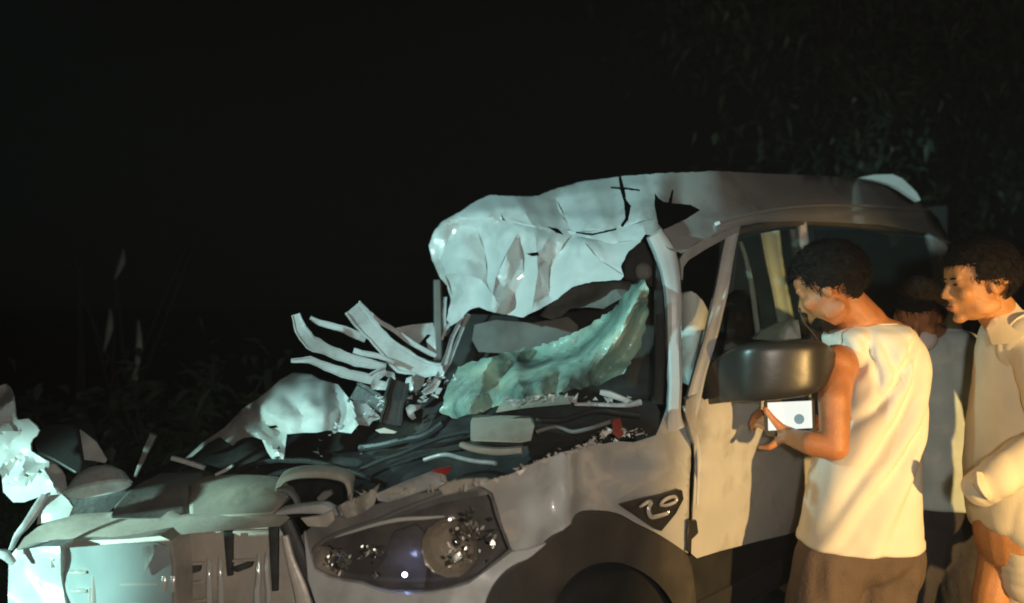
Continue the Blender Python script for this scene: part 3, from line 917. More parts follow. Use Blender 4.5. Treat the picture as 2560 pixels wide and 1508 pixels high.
for pts, rr, mm in (([(560, 1196, 2.5), (640, 1160, 2.48), (740, 1150, 2.46), (850, 1168, 2.42), (930, 1200, 2.34)], .009, 'rubber'),
                    ([(880, 1180, 2.42), (960, 1150, 2.40), (1040, 1120, 2.36), (1120, 1090, 2.3), (1180, 1080, 2.24)], .007, 'rubber'),
                    ([(900, 1120, 2.5), (980, 1105, 2.46), (1060, 1090, 2.4), (1110, 1060, 2.36)], .012, 'black_plastic'),
                    ([(1340, 1080, 2.14), (1390, 1066, 2.14), (1430, 1080, 2.12), (1470, 1072, 2.1), (1540, 1050, 2.1)], .006, 'grey_plastic'),
                    ([(1060, 1150, 2.2), (1110, 1136, 2.18), (1150, 1146, 2.12), (1240, 1160, 2.05)], .006, 'bare_steel'),
                    ([(600, 1240, 2.3), (660, 1200, 2.34), (720, 1180, 2.36), (800, 1176, 2.36)], .010, 'rubber'),
                    ([(1340, 1050, 2.2), (1420, 1046, 2.18), (1500, 1030, 2.16), (1600, 1040, 2.14)], .008, 'black_plastic')):
    rows = catmull_rows([tuple(P(*q)) for q in pts], 22)
    tube('hose', [Vector(q) + Vector((0, 0, .006 * noise.noise(Vector(q) * 12))) for q in rows], rr, mm, car, 8)

# ---- torn strips at the scuttle
def torn(pts, th=0.018, m='torn_steel', groove=0.25, bend=.005):
    return post('torn_strip', pts, m, car, th, bend=bend, groove=groove, soft=False, flat=True)


torn([(738, 786, 2.52, 20), (752, 822, 2.53, 30), (778, 856, 2.55, 36), (830, 882, 2.58, 26), (890, 905, 2.6, 26), (965, 918, 2.62, 20)])
torn([(728, 901, 2.50, 8), (775, 900, 2.52, 16), (815, 918, 2.54, 20), (870, 938, 2.56, 24), (925, 948, 2.58, 26), (965, 925, 2.6, 22)])
torn([(777, 794, 2.62, 8), (800, 806, 2.63, 14), (860, 824, 2.64, 18), (915, 848, 2.66, 20)])
torn([(882, 772, 2.58, 52), (915, 812, 2.6, 46), (960, 862, 2.61, 46), (1010, 905, 2.62, 58), (1060, 922, 2.62, 46), (1105, 922, 2.6, 26)], th=0.03)
torn([(905, 768, 2.63, 10), (950, 806, 2.64, 12), (990, 830, 2.66, 12), (1030, 858, 2.66, 14), (1090, 890, 2.66, 10)])
torn([(884, 876, 2.56, 12), (905, 884, 2.56, 14), (945, 892, 2.57, 12), (985, 908, 2.58, 10)], bend=.01)
sheet('torn_strip', [(990, 820), (1030, 812), (1082, 807), (1088, 830), (1090, 888), (1072, 884), (1066, 850), (1078, 838), (1068, 836), (1046, 862), (1020, 850)], ctrl([(990, 820, 2.72), (1082, 807, 2.75), (1090, 888, 2.68)]), 'bare_steel', car, step=14, thick=0.006, crumple=.03, cscale=16)
sheet('torn_strip', [(926, 960), (940, 936), (965, 928), (985, 932), (990, 955), (980, 976), (930, 974)], 2.54, 'bare_steel', car, [[(945, 950), (958, 938), (972, 944), (966, 955)]], step=9, thick=0.006, crumple=.04, cscale=20)
sheet('torn_strip', [(1008, 972), (1016, 946), (1040, 936), (1062, 944), (1058, 966), (1040, 980)], 2.5, 'bare_steel', car, step=9, thick=0.006, crumple=.05, cscale=24)
sheet('torn_strip', [(1014, 1020), (1024, 1012), (1054, 1014), (1050, 1022), (1034, 1030), (1040, 1046), (1030, 1050), (1020, 1040)], 2.36, 'bare_steel', car, step=8, thick=0.006, crumple=.04, cscale=24)
sheet('torn_strip', [(938, 1076), (960, 1070), (992, 1080), (985, 1084), (950, 1083)], 2.4, 'silver_trim', car, step=9, thick=0.01)
torn([(1060, 985, 2.42, 14), (1080, 970, 2.43, 18), (1096, 950, 2.44, 14)], bend=.012)
torn([(1000, 950, 2.48, 60), (985, 1000, 2.45, 50), (975, 1060, 2.42, 50)], th=0.06, m='dark_metal', bend=.01)
torn([(880, 980, 2.58, 60), (930, 1010, 2.56, 60), (970, 1050, 2.54, 40)], th=0.06, m='dark_metal', bend=.01)
# far windscreen pillar and the loose struts in front of it
post('windscreen_pillar', [(1094, 700, 2.98, 22), (1096, 800, 2.97, 25), (1096, 900, 2.92, 26)], 'grey_plastic', car, 0.06)
torn([(1112, 742, 2.9, 7), (1110, 790, 2.88, 8), (1112, 838, 2.84, 6)], groove=0)
torn([(1172, 784, 2.80, 10), (1150, 840, 2.74, 9), (1122, 905, 2.66, 10), (1096, 955, 2.58, 8)], groove=0)
torn([(1158, 790, 2.79, 8), (1132, 845, 2.73, 10), (1112, 905, 2.65, 14), (1090, 950, 2.57, 10), (1074, 966, 2.5, 8)], groove=0)
torn([(1150, 800, 2.78, 6), (1120, 815, 2.8, 9), (1104, 850, 2.8, 6)], groove=0)

# ---- broken bits along the torn edges (too many and too small to pick apart)
def shards(name, path, depth, n, size, m, spread=10):
    bm = bmesh.new()
    for i in range(n):
        t = random.random() * (len(path) - 1)
        k = int(t)
        f = t - k
        x = path[k][0] * (1 - f) + path[k + 1][0] * f + random.gauss(0, spread)
        y = path[k][1] * (1 - f) + path[k + 1][1] * f + random.gauss(0, spread * .7)
        d = (depth(x, y) if callable(depth) else depth) + random.uniform(-.03, .03)
        c = P(x, y, d)
        s = size * random.uniform(.35, 1.3)
        a = [Vector((random.gauss(0, 1), random.gauss(0, .6), random.gauss(0, .7))) * s for _ in range(4)]
        v = [bm.verts.new(c + q) for q in a]
        for f3 in ((0, 1, 2), (0, 1, 3), (0, 2, 3), (1, 2, 3)):
            bm.faces.new([v[q] for q in f3])
    o = from_bm(name, bm, m, car, None)
    o['kind'] = 'stuff'
    return o


shards('metal_fragments', [(1150, 1225), (1200, 1208), (1264, 1192), (1340, 1158), (1420, 1128), (1500, 1110), (1560, 1088), (1620, 1085)], lambda x, y: fender_d(max(x, 1200), 1140) + .01, 110, 0.005, 'silver_trim', 5)
shards('metal_fragments', [(1460, 1112), (1500, 1096), (1520, 1080), (1600, 1076)], lambda x, y: sA(x, y) + .01, 60, 0.006, 'silver_trim', 7)
shards('glass_fragments', [(840, 1070), (900, 1060), (960, 1000), (1030, 1000), (1080, 970), (1120, 940)], 2.5, 90, 0.009, 'bare_steel', 14)
shards('glass_fragments', [(1250, 1010), (1350, 998), (1430, 1000), (1580, 1010)], 2.08, 70, 0.007, 'bare_steel', 8)
shards('plastic_fragments', [(860, 1268), (890, 1255), (935, 1240), (1060, 1222), (1150, 1215)], lambda x, y: front(-.03)(x, y), 90, 0.009, 'beige_plastic', 9)
shards('plastic_fragments', [(480, 1230), (700, 1150), (900, 1110), (1130, 1160), (1050, 1120)], 2.45, 40, 0.006, 'dark_metal', 24)

# ---- nose: lamp, grille, bumper
f0 = front(0.0)


def lens_d(px, py):
    u = (px - 1020) / 270.0
    v = (py - 1360) / 130.0
    d = front(0.0)(px, py) - 0.055 * max(0, 1 - u * u) * max(0, 1 - v * v * .7) + 0.02
    if px > 1120:
        d += 0.00045 * (px - 1120)
    return d


lens_out = [(782, 1385), (790, 1368), (813, 1350), (854, 1330), (900, 1315), (940, 1303), (1008, 1274), (1060, 1254), (1111, 1236), (1160, 1228), (1196, 1222), (1222, 1228), (1233, 1246), (1243, 1285), (1256, 1320), (1277, 1374), (1255, 1395), (1231, 1413), (1200, 1440), (1172, 1456), (1120, 1472), (1077, 1480), (1020, 1482), (974, 1479), (935, 1470), (905, 1457), (860, 1450), (820, 1440), (790, 1424), (780, 1405)]
hl = sheet('headlight', lens_out, lambda x, y: lens_d(x, y) + 0.11, 'lamp_housing', car, step=30, thick=0.05, crumple=0.02, cscale=12)
hl['label'] = 'near headlight with scratched lens and an added blue glow inside'
sheet('lens', lens_out, lens_d, 'lens', hl, step=20, thick=0.003, smooth=60, chaikin=1)
# rim that holds the lens
rim = bmesh.new()
rp = densify(lens_out, 20)
rp = [P(x, y, lens_d(x, y) - .002) for x, y in rp]
rp.append(rp[0])
tube_bm(rim, rp, 0.005, 8)
from_bm('lens_rim', rim, 'grey_plastic', hl)


def bowl(name, px, py, d, R, dep, ax, seg, parent):
    prof = [(R, -dep * 1.0), (R * .97, -dep * .97), (R * .8, -dep * .55), (R * .55, -dep * .26), (R * .3, -dep * .08), (R * .12, 0)]
    return lathe(name, [(r, -h) for r, h in prof], P(px, py, d), ax, 'reflector', parent, seg, smooth=12, jag=0.05)


ax = Vector((-.15, -1, 0.05))
bowl('reflector', 1140, 1352, lens_d(1140, 1352) + .10, .066, .07, ax, 14, hl)
bowl('reflector', 838, 1398, lens_d(838, 1398) + .075, .046, .05, ax, 10, hl)
for (x, y, r) in ((1140, 1352, .016), (838, 1398, .011)):
    bm = bmesh.new()
    c = P(x, y, lens_d(x, y) + .07)
    capsule_bm(bm, c + Vector((0, .03, 0)), r, c - Vector((0, .01, 0)), r * .8)
    from_bm('bulb', bm, 'chrome', hl, 60)
bm = bmesh.new()
ellipsoid_bm(bm, P(1012, 1437, lens_d(1012, 1437) + .035), (.0052, .0052, .0052))
from_bm('blue_bead', bm, 'blue_bead', hl, 60)  # small glowing bead added to make the blue glint
sheet('lamp_divider', [(985, 1330), (1040, 1312), (1060, 1330), (1068, 1420), (1060, 1470), (960, 1470), (925, 1440), (960, 1400)], lambda x, y: lens_d(x, y) + .09, 'lamp_housing', hl, step=24, thick=0.01, crumple=0.02, cscale=14)
bm = bmesh.new()
for (x0, y0, sx, sy, n) in ((1172, 1330, 26, 42, 110), (1150, 1395, 36, 16, 60), (836, 1405, 30, 26, 90), (930, 1378, 28, 14, 60), (1225, 1345, 12, 30, 20), (925, 1438, 16, 5, 8)):
    for _ in range(n):
        x, y = random.gauss(x0, sx * .6), random.gauss(y0, sy * .6)
        c = P(x, y, lens_d(x, y) + random.uniform(.03, .06))
        a = random.uniform(0, 6.28)
        u = Vector((math.cos(a), random.uniform(-.6, .6), math.sin(a))) * random.uniform(.003, .011)
        w = u.cross(Vector((0, 1, 0))) * random.uniform(.3, .7)
        t = Vector((0, .003, 0))
        v = [bm.verts.new(q) for q in (c - u, c + w, c + u, c - w, c + t - u * .5, c + t + u * .5)]
        for f in ((0, 1, 2, 3), (0, 4, 1), (1, 4, 5), (1, 5, 2), (2, 5, 3), (3, 5, 4), (3, 4, 0)):
            bm.faces.new([v[q] for q in f])
o = from_bm('sparkle_chips', bm, 'glint_chrome', hl, None)  # loose chrome chips added to sparkle behind the lens
o['kind'] = 'stuff'
post('lens_highlight', [(x, y, lens_d(x, y) - .004, w) for x, y, w in ((835, 1344, 4), (880, 1330, 8), (940, 1312, 10), (1000, 1300, 11), (1060, 1296, 9), (1110, 1292, 4))], 'bright_trim', hl, 0.006)  # bright strip standing in for the highlight along the lens top
# strip of the bonnet edge left on top of the lamp
sheet('bonnet_strip', [(940, 1236), (985, 1216), (1030, 1198), (1077, 1180), (1112, 1190), (1118, 1210), (1075, 1222), (1020, 1240), (968, 1256), (945, 1252)], lambda x, y: f0(x, y) + .03 - (y - 1215) * .0012, 'white_paint', car, step=16, thick=0.008, crumple=.02, cscale=14)
sheet('lamp_bracket', [(840, 1268), (865, 1256), (905, 1240), (935, 1224), (944, 1236), (935, 1262), (905, 1284), (868, 1296), (850, 1290)], lambda x, y: f0(x, y) + .01, 'beige_plastic', car, step=10, thick=0.012, crumple=0.05, cscale=22)
sheet('lamp_bracket', [(1096, 1222), (1120, 1206), (1160, 1198), (1215, 1196), (1232, 1204), (1225, 1222), (1198, 1218), (1150, 1228), (1110, 1238)], lambda x, y: f0(x, y) + .0, 'beige_plastic', car, step=12, thick=0.012, crumple=0.03, cscale=20)
sheet('lamp_surround', [(940, 1262), (1010, 1240), (1100, 1225), (1200, 1210), (1235, 1225), (1215, 1238), (1100, 1258), (1000, 1292), (860, 1336), (800, 1362), (770, 1390), (752, 1340), (800, 1300), (850, 1290)], lambda x, y: f0(x, y) + .045, 'grey_plastic', car, step=18, thick=0.01, crumple=0.02, cscale=16)

# grille
gz = front(-0.07)
gr = sheet('grille', [(440, 1330), (560, 1320), (690, 1312), (730, 1330), (752, 1420), (790, 1560), (430, 1560)], front(-0.10), 'silver_trim', car, step=40, thick=0.02, crumple=.01)
for (x0, x1, y0) in ((523, 523, 1398), (551, 552, 1392), (647, 643, 1386), (668, 672, 1380)):
    tube('grille_bar', [P(x0, y0, gz(x0, 0) - .005), P(x0, y0 + 20, gz(x0, 0) - .02), P(x0, 1440, gz(x0, 0) - .026), P(x1, 1480, gz(x0, 0) - .03), P(x1, 1560, gz(x0, 0) - .03)], [.004, .0065, .007, .0075, .008], 'bright_trim', gr, 14)
for (x0, x1, y, w) in ((470, 514, 1412, 8), (470, 502, 1460, 8), (474, 510, 1506, 8), (560, 640, 1404, 7), (494, 552, 1332, 7), (582, 672, 1331, 7)):
    post('grille_slat', [(x0, y, gz(x0, 0) + .005, w), ((x0 + x1) / 2, y - 1, gz((x0 + x1) / 2, 0) + .005, w), (x1, y - 3, gz(x1, 0) + .005, w * .8)], 'silver_trim', gr, 0.012)
for (x0, y0, y1, w) in ((575, 1330, 1440, 26), (688, 1318, 1478, 28), (610, 1412, 1425, 66), (488, 1416, 1432, 42)):
    post('grille_gap_shade', [(x0 - 4, y0, gz(x0, 0) + .0, w), (x0, y1, gz(x0, 0) + .0, w * .6)], 'dark_metal', gr, 0.015)  # solid dark strips stand in for shade in the recesses
# header panel above it
sheet('nose_panel', [(94, 1318), (130, 1300), (180, 1290), (260, 1285), (300, 1281), (370, 1284), (378, 1294), (400, 1296), (428, 1272), (440, 1284), (450, 1290), (560, 1283), (690, 1278), (720, 1300), (700, 1316), (560, 1326), (440, 1338), (360, 1350), (200, 1358), (40, 1376), (60, 1345)],
      lambda x, y: front(-.01)(x, y) + (1340 - y) * .0022, 'silver_trim', car, step=18, thick=0.02, crumple=.03, cscale=8)
post('nose_rail', [(690, 1284, 2.02, 14), (740, 1278, 1.99, 22), (800, 1274, 1.96, 30), (830, 1284, 1.95, 30)], 'white_paint', car, 0.04, bend=.004)
sheet('nose_bracket', [(752, 1296), (800, 1290), (832, 1276), (836, 1300), (818, 1318), (770, 1316)], lambda x, y: f0(x, y) + .02, 'silver_trim', car, step=12, thick=0.01, crumple=.03, cscale=18)
post('nose_stay', [(712, 1306, gz(712, 0), 40), (736, 1360, gz(736, 0), 40), (764, 1430, gz(764, 0), 38), (800, 1510, gz(800, 0), 36), (820, 1580, gz(820, 0), 36)], 'dark_metal', car, 0.04)
post('nose_stay', [(712, 1340, gz(712, 0) - .02, 18), (726, 1400, gz(726, 0) - .02, 24), (752, 1480, gz(752, 0) - .02, 40), (770, 1560, gz(770, 0) - .02, 50)], 'silver_trim', car, 0.03)
# bumper under the lamp
sheet('bumper', [(760, 1330), (776, 1390), (784, 1424), (820, 1444), (860, 1454), (905, 1461), (940, 1474), (974, 1483), (1020, 1486), (1077, 1484), (1120, 1476), (1172, 1460), (1231, 1417), (1280, 1380), (1316, 1376), (1365, 1360), (1330, 1390), (1270, 1428), (1230, 1470), (1205, 1530), (1200, 1640), (820, 1640), (800, 1540), (770, 1450)],
      lambda x, y: front(.0)(x, y) - .02 + (0.00045 * (x - 1120) if x > 1120 else 0) - .04 * max(0, (y - 1440) / 100.0), 'white_paint', car, step=22, thick=0.012, smooth=60)
# plastic arch lip and dark wheel house
sheet('wheel_arch', [(1205, 1530), (1232, 1470), (1272, 1428), (1332, 1390), (1372, 1354), (1426, 1308), (1441, 1284), (1493, 1279), (1546, 1287), (1595, 1314), (1651, 1341), (1700, 1372), (1722, 1390), (1735, 1440), (1745, 1560), (1700, 1560), (1680, 1500), (1640, 1452), (1590, 1420), (1538, 1403), (1480, 1410), (1430, 1440), (1395, 1490), (1375, 1560), (1340, 1640), (1200, 1640)],
      lambda x, y: side(0.015)(x, y) + .00035 * max(0, 1300 - x), 'arch_plastic', car, step=20, thick=0.03, smooth=60, chaikin=2)
sheet('wheel_house', [(1180, 1420), (1400, 1330), (1540, 1310), (1720, 1370), (1760, 1640), (1180, 1640)], lambda x, y: side(-.24)(x, y), 'cabin_dark', car, step=60, thick=0.02)
wheel_ax = -E2


def wheel(a, m_parent):
    c = CAR(a, 0.13, 0.355)
    w = empty('wheel', c, None, None) if False else bpy.data.objects.new('wheel', None)
    COL.objects.link(w)
    w.parent = m_parent
    w.location = c - m_parent.location
    prof = [(.215, -.095), (.30, -.105), (.338, -.098), (.352, -.08), (.355, -.03), (.355, .03), (.352, .08), (.338, .098), (.30, .105), (.215, .095), (.215, -.095)]
    lathe('tyre', prof, c, wheel_ax, 'rubber', w, 64)
    lathe('rim', [(.215, .085), (.205, .075), (.19, .04), (.09, .05), (.06, .065), (.0005, .065)], c, wheel_ax, 'silver_trim', w, 40)
    return w


wheel(0.424, car)
wheel(3.0, car)

# ---- far lamp on the left, glaring in the cool beam
fl_out = [(24, 1392), (40, 1372), (90, 1362), (200, 1352), (320, 1348), (400, 1340), (428, 1352), (440, 1400), (444, 1560), (20, 1560)]
fl = sheet('headlight', fl_out, lambda x, y: front(.03)(x, y), 'silver_trim', car, step=40, thick=0.10, crumple=.01)
fl['label'] = 'far headlight glaring white in the cool beam'
fs = front(.075)
sheet('lens', [(150, 1372), (300, 1360), (390, 1356), (418, 1366), (428, 1400), (432, 1560), (170, 1560), (155, 1480)], lambda x, y: fs(x, y) - .05 * max(0, 1 - ((x - 320) / 170.0) ** 2) ** .7, 'hazed_lens', fl, step=24, thick=0.004, smooth=60)
sheet('lamp_casing', [(22, 1396), (44, 1376), (110, 1366), (150, 1366), (152, 1440), (170, 1560), (18, 1560)], lambda x, y: fs(x, y) - .035, 'white_paint', fl, step=18, thick=0.06, crumple=.03, cscale=14)
for (x0, x1, y) in ((170, 214, 1433), (176, 214, 1480), (118, 140, 1400), (270, 392, 1463), (300, 370, 1512), (240, 290, 1540)):
    post('lamp_rib', [(x0, y, fs(x0, 0) - .045, 8), ((x0 + x1) / 2, y, fs((x0 + x1) / 2, 0) - .052, 9), (x1, y - 1, fs(x1, 0) - .045, 7)], 'bright_trim', fl, 0.014)
for (x0, y0, y1, w) in ((236, 1440, 1560, 16), (410, 1440, 1480, 12), (432, 1440, 1480, 12), (130, 1368, 1420, 8), (225, 1470, 1560, 9)):
    post('lamp_rib', [(x0, y0, fs(x0, 0) - .040, w), (x0, (y0 + y1) / 2, fs(x0, 0) - .045, w), (x0, y1, fs(x0, 0) - .042, w)], 'bright_trim', fl, 0.014)
sheet('reflector', [(352, 1366), (386, 1364), (384, 1388), (366, 1420), (358, 1440), (354, 1400)], lambda x, y: fs(x, y) - .055 - (x - 350) * .0016, 'bright_trim', fl, step=12, thick=.006)

# ---- torn metal on the far front corner
W1 = ctrl([(0, 961, 2.32), (33, 990, 2.28), (82, 1097, 2.22), (0, 1240, 2.18), (164, 1228, 2.12), (180, 1280, 2.06), (94, 1310, 2.08), (60, 1150, 2.18)])
sheet('torn_panel', [(-20, 1000), (0, 964), (14, 960), (26, 972), (33, 992), (38, 1040), (44, 1050), (70, 1047), (92, 1066), (98, 1076), (92, 1090), (82, 1097), (76, 1110), (78, 1128), (110, 1148), (136, 1160), (152, 1176), (160, 1190), (166, 1226), (150, 1236), (104, 1240), (60, 1256), (33, 1256), (8, 1230), (4, 1190), (-20, 1160)],
      W1, 'white_paint', car, step=10, thick=0.006, crumple=0.01, cscale=14, smooth=20, facet=(38, 0.05, 0.7))
sheet('torn_panel', [(104, 1240), (126, 1230), (150, 1232), (170, 1250), (182, 1268), (172, 1292), (130, 1302), (92, 1312), (98, 1280)], W1, 'white_paint', car, step=12, thick=0.008, crumple=0.03, cscale=14)
post('torn_strip', [(112, 1236, 2.1, 20), (90, 1270, 2.08, 24), (62, 1312, 2.06, 20), (40, 1340, 2.06, 16), (24, 1376, 2.06, 10)], 'bare_steel', car, 0.02, bend=.006)
post('torn_strip', [(-10, 1386, 2.05, 20), (10, 1390, 2.05, 24), (30, 1410, 2.05, 14)], 'bare_steel', car, 0.02)
slab('fuse_box', [(80, 1110), (96, 1070), (130, 1062), (180, 1060), (198, 1076), (206, 1120), (212, 1162), (200, 1190), (180, 1186), (140, 1162), (92, 1140)], ctrl([(80, 1110, 2.42), (180, 1060, 2.46), (206, 1160, 2.36)]), 0.10, 'black_plastic', car, 0.012)
sheet('torn_panel', [(199, 1074), (216, 1086), (240, 1106), (252, 1126), (266, 1150), (262, 1158), (234, 1152), (211, 1150), (206, 1118)], ctrl([(199, 1074, 2.36), (266, 1150, 2.30), (211, 1150, 2.32)]), 'white_paint', car, step=12, thick=0.005, crumple=.02, cscale=15)
lb = P(246, 1208, 2.26)
bm = bmesh.new()
prof = [(.002, .05), (.04, .042), (.07, .02), (.088, -.01), (.092, -.014), (.088, -.02), (.07, .008), (.04, .03), (.002, .036)]
rings = []
tilt = Matrix.Rotation(math.radians(-14), 3, 'Y') @ Matrix.Rotation(math.radians(-22), 3, 'X')
for r, h in prof:
    rings.append([lb + tilt @ Vector((r * math.cos(a), r * .75 * math.sin(a), h)) for a in [2 * math.pi * k / 30 for k in range(30)]])
loft_bm(bm, rings)
from_bm('strut_tower', bm, 'bare_steel', car, 50)
sheet('wheel_house', [(150, 1225), (200, 1205), (320, 1215), (330, 1240), (290, 1262), (270, 1284), (180, 1288)], 2.38, 'dark_metal', car, step=20, thick=0.03, crumple=.02)

# ---------------------------------------------------------------- people
def catmull(keys, n):
    """interpolate rows of numbers smoothly"""
    K = np.array(keys, float)
    out = []
    m = len(K)
    for i in range(n):
        t = i / (n - 1) * (m - 1)
        k = min(int(t), m - 2)
        f = t - k
        p0, p1, p2, p3 = K[max(k - 1, 0)], K[k], K[k + 1], K[min(k + 2, m - 1)]
        out.append(0.5 * ((2 * p1) + (p2 - p0) * f + (2 * p0 - 5 * p1 + 4 * p2 - p3) * f * f + (3 * p1 - p0 - 3 * p2 + p3) * f ** 3))
    return out


def garment(name, keys, m, parent, fold, nseg=120, nrow=90, open_top=True, slant=0.0):
    """a draped tube of cloth; keys = (py, left px, right px, depth, half thickness in m); fold(u, v, p) -> metres outwards"""
    rows = catmull(keys, nrow)
    rings = []
    for j, (py, l, r, d, b) in enumerate(rows):
        c = P((l + r) / 2, py, d)
        a = (r - l) / 2 * d / FOC
        ring = []
        for k in range(nseg):
            th = 2 * math.pi * k / nseg
            ca, sa = math.cos(th), math.sin(th)
            p = c + Vector((a * math.copysign(abs(ca) ** .85, ca), b * math.copysign(abs(sa) ** .85, sa), 0))
            nrm = Vector((ca / max(a, .01), sa / max(b, .01), 0)).normalized()
            v = j / (nrow - 1)
            q = p + nrm * fold(th, v, p)
            if v > .975 or v < .02:
                q += nrm * .004
            q.z -= slant * ca * max(0.0, v - .72) / .28
            ring.append(q)
        rings.append(ring)
    bm = bmesh.new()
    loft_bm(bm, rings, cap=False)
    o = from_bm(name, bm, m, parent, 180)
    s = o.modifiers.new('solid', 'SOLIDIFY')
    s.thickness = 0.003
    s.offset = -1
    return o


def ridges(x):
    """soft cloth folds: narrow valleys, broad ridges"""
    return abs(math.sin(x)) ** 0.6 - 0.65


def head_bm(bm, M, s=1.0, neck=True):
    """head in its own space: face +x, up +z, metres"""
    R = M.to_3x3()

    def el(c, r):
        ellipsoid_bm(bm, M @ (Vector(c) * s), [q * s for q in r], R, 24, 16)

    def ca(a, ra, b, rb):
        capsule_bm(bm, M @ (Vector(a) * s), ra * s, M @ (Vector(b) * s), rb * s)
    el((-.008, 0, .034), (.097, .074, .083))
    el((.030, 0, -.020), (.062, .060, .080))
    el((.030, 0, -.072), (.050, .049, .034))
    el((.074, 0, -.096), (.018, .022, .015))
    el((.066, 0, .045), (.026, .052, .030))
    for y in (-1, 1):
        el((.080, y * .026, .024), (.011, .024, .008))
        el((.062, y * .042, -.022), (.024, .020, .022))
        el((.074, y * .032, .005), (.012, .013, .009))
        el((-.004, y * .074, -.008), (.018, .009, .031))
        el((.010, y * .048, -.066), (.040, .010, .026))
        el((.098, y * .012, -.030), (.010, .008, .007))
    ca((.085, 0, .016), .008, (.106, 0, -.022), .011)
    el((.108, 0, -.026), (.010, .010, .009))
    el((.089, 0, -.054), (.012, .022, .006))
    el((.088, 0, -.066), (.012, .020, .007))
    el((.082, 0, -.046), (.012, .018, .010))
    if neck:
        ca((-.025, 0, -.045), .056, (-.055, 0, -.165), .058)


def hair_obj(M, parent, s=1.0, line=None, tufts=2600, cap=.012, name='hair', sides=-.03):
    R = M.to_3x3()
    bm = bmesh.new()
    U, V = 40, 24
    c0 = Vector((-.010, 0, .036))

    def surf(th, ph):
        dx, dy, dz = math.cos(ph) * math.cos(th), math.cos(ph) * math.sin(th), math.sin(ph)
        p = c0 + Vector((dx * (.099 + cap), dy * (.075 + cap), dz * (.085 + cap * 1.3)))
        k = 1 + .05 * noise.noise(Vector((dx, dy, dz)) * 4)
        return c0 + (p - c0) * k

    def ok(p):
        zf = .060 if p.x > .045 else (.010 if p.x > .018 else (sides if p.x > -.04 else -.062))
        return p.z > zf
    grid = {}
    for j in range(V + 1):
        for i in range(U):
            grid[(i, j)] = surf(2 * math.pi * i / U, -math.pi / 2 + math.pi * j / V)
    vv = {}

    def gv(i, j):
        k = (i % U, j)
        if k not in vv:
            vv[k] = bm.verts.new(M @ (grid[k] * s))
        return vv[k]
    for j in range(V):
        for i in range(U):
            q = [(i % U, j), ((i + 1) % U, j), ((i + 1) % U, j + 1), (i % U, j + 1)]
            if all(ok(grid[k]) for k in q):
                if j == V - 1:
                    bm.faces.new([gv(*k) for k in q[:3]])
                elif j == 0:
                    bm.faces.new([gv(*q[0]), gv(*q[2]), gv(*q[3])])
                else:
                    bm.faces.new([gv(*k) for k in q])
    for _ in range(tufts):
        th, ph = random.uniform(0, 2 * math.pi), math.asin(random.uniform(-.75, 1))
        p = surf(th, ph)
        if not ok(p):
            continue
        n = (p - c0).normalized()
        t = Vector((-.3 + random.gauss(0, .5), random.gauss(0, .5), -.5 + random.gauss(0, .4)))
        t = (t - n * t.dot(n)).normalized()
        w = n.cross(t) * random.uniform(.0008, .0022)
        L = random.uniform(.014, .028)
        a, b_, c_ = p - w, p + w, p + t * L + n * random.uniform(.002, .010)
        f = [bm.verts.new(M @ (q * s)) for q in (a, b_, c_)]
        bm.faces.new(f)
    return from_bm(name, bm, 'hair', parent, 60)


def pose(loc, yaw, pitch=0.0, roll=0.0):
    return Matrix.Translation(loc) @ Matrix.Rotation(yaw, 4, 'Z') @ Matrix.Rotation(pitch, 4, 'Y') @ Matrix.Rotation(roll, 4, 'X')


def hand_bm(bm, wrist, palm_dir, finger_dir, side_dir, s=1.0, curl=0.5):
    """palm, four unequal bent fingers and a thumb from the palm's side"""
    pd, sd = palm_dir.normalized(), side_dir.normalized()
    n = pd.cross(sd).normalized()
    if n.dot(finger_dir) < 0:
        n = -n
    q = Matrix((pd, sd, n)).transposed()
    ellipsoid_bm(bm, wrist + pd * .048 * s, (.050 * s, .040 * s, .015 * s), q)
    for k, L in enumerate((.062, .074, .068, .052)):
        b = wrist + pd * .085 * s + sd * (-.030 + .020 * k) * s
        d = (pd * (1 - curl * .5) + n * curl * .5).normalized()
        p1 = b + d * L * .45 * s
        d2 = (pd * (1 - curl) + n * curl).normalized()
        p2 = p1 + d2 * L * .35 * s
        d3 = (pd * (.6 - curl) + n * curl).normalized()
        p3 = p2 + d3 * L * .25 * s
        capsule_bm(bm, b - pd * .02 * s, .0095 * s, p1, .0088 * s, 10)
        capsule_bm(bm, p1, .0088 * s, p2, .0080 * s, 10)
        capsule_bm(bm, p2, .0080 * s, p3, .0070 * s, 10)
    b = wrist + pd * .025 * s - sd * .032 * s
    p1 = b + (pd * .6 - sd * .7 + n * .35).normalized() * .042 * s
    p2 = p1 + (pd * .8 - sd * .2 + n * .5).normalized() * .032 * s
    capsule_bm(bm, b, .013 * s, p1, .011 * s, 10)
    capsule_bm(bm, p1, .011 * s, p2, .009 * s, 10)


def leg_bm(bm, hip, knee, ankle, toe, k=1.0):
    capsule_bm(bm, hip, .085 * k, knee, .058 * k)
    capsule_bm(bm, knee, .058 * k, ankle, .040 * k)
    capsule_bm(bm, ankle, .040 * k, toe, .032 * k)


def trousers(name, legs, waist, m, parent, r=(.105, .085, .075)):
    """legs = two (hip, knee, ankle); fused cloth over both legs"""
    bm = bmesh.new()
    for hip, knee, ankle in legs:
        capsule_bm(bm, hip, r[0], knee, r[1], 20)
        capsule_bm(bm, knee, r[1], ankle, r[2], 20)
    ellipsoid_bm(bm, waist, (.17, .125, .13))
    o = skin_over(name, bm, m, parent, 0.010, 3)
    for v in o.data.vertices:
        w = v.co
        k = 0.010 * noise.noise(Vector((w.x * 16, w.y * 16, w.z * 4))) + .006 * noise.noise(Vector((w.x * 40, w.y * 40, w.z * 10)))
        v.co = w + v.normal * k
    return o


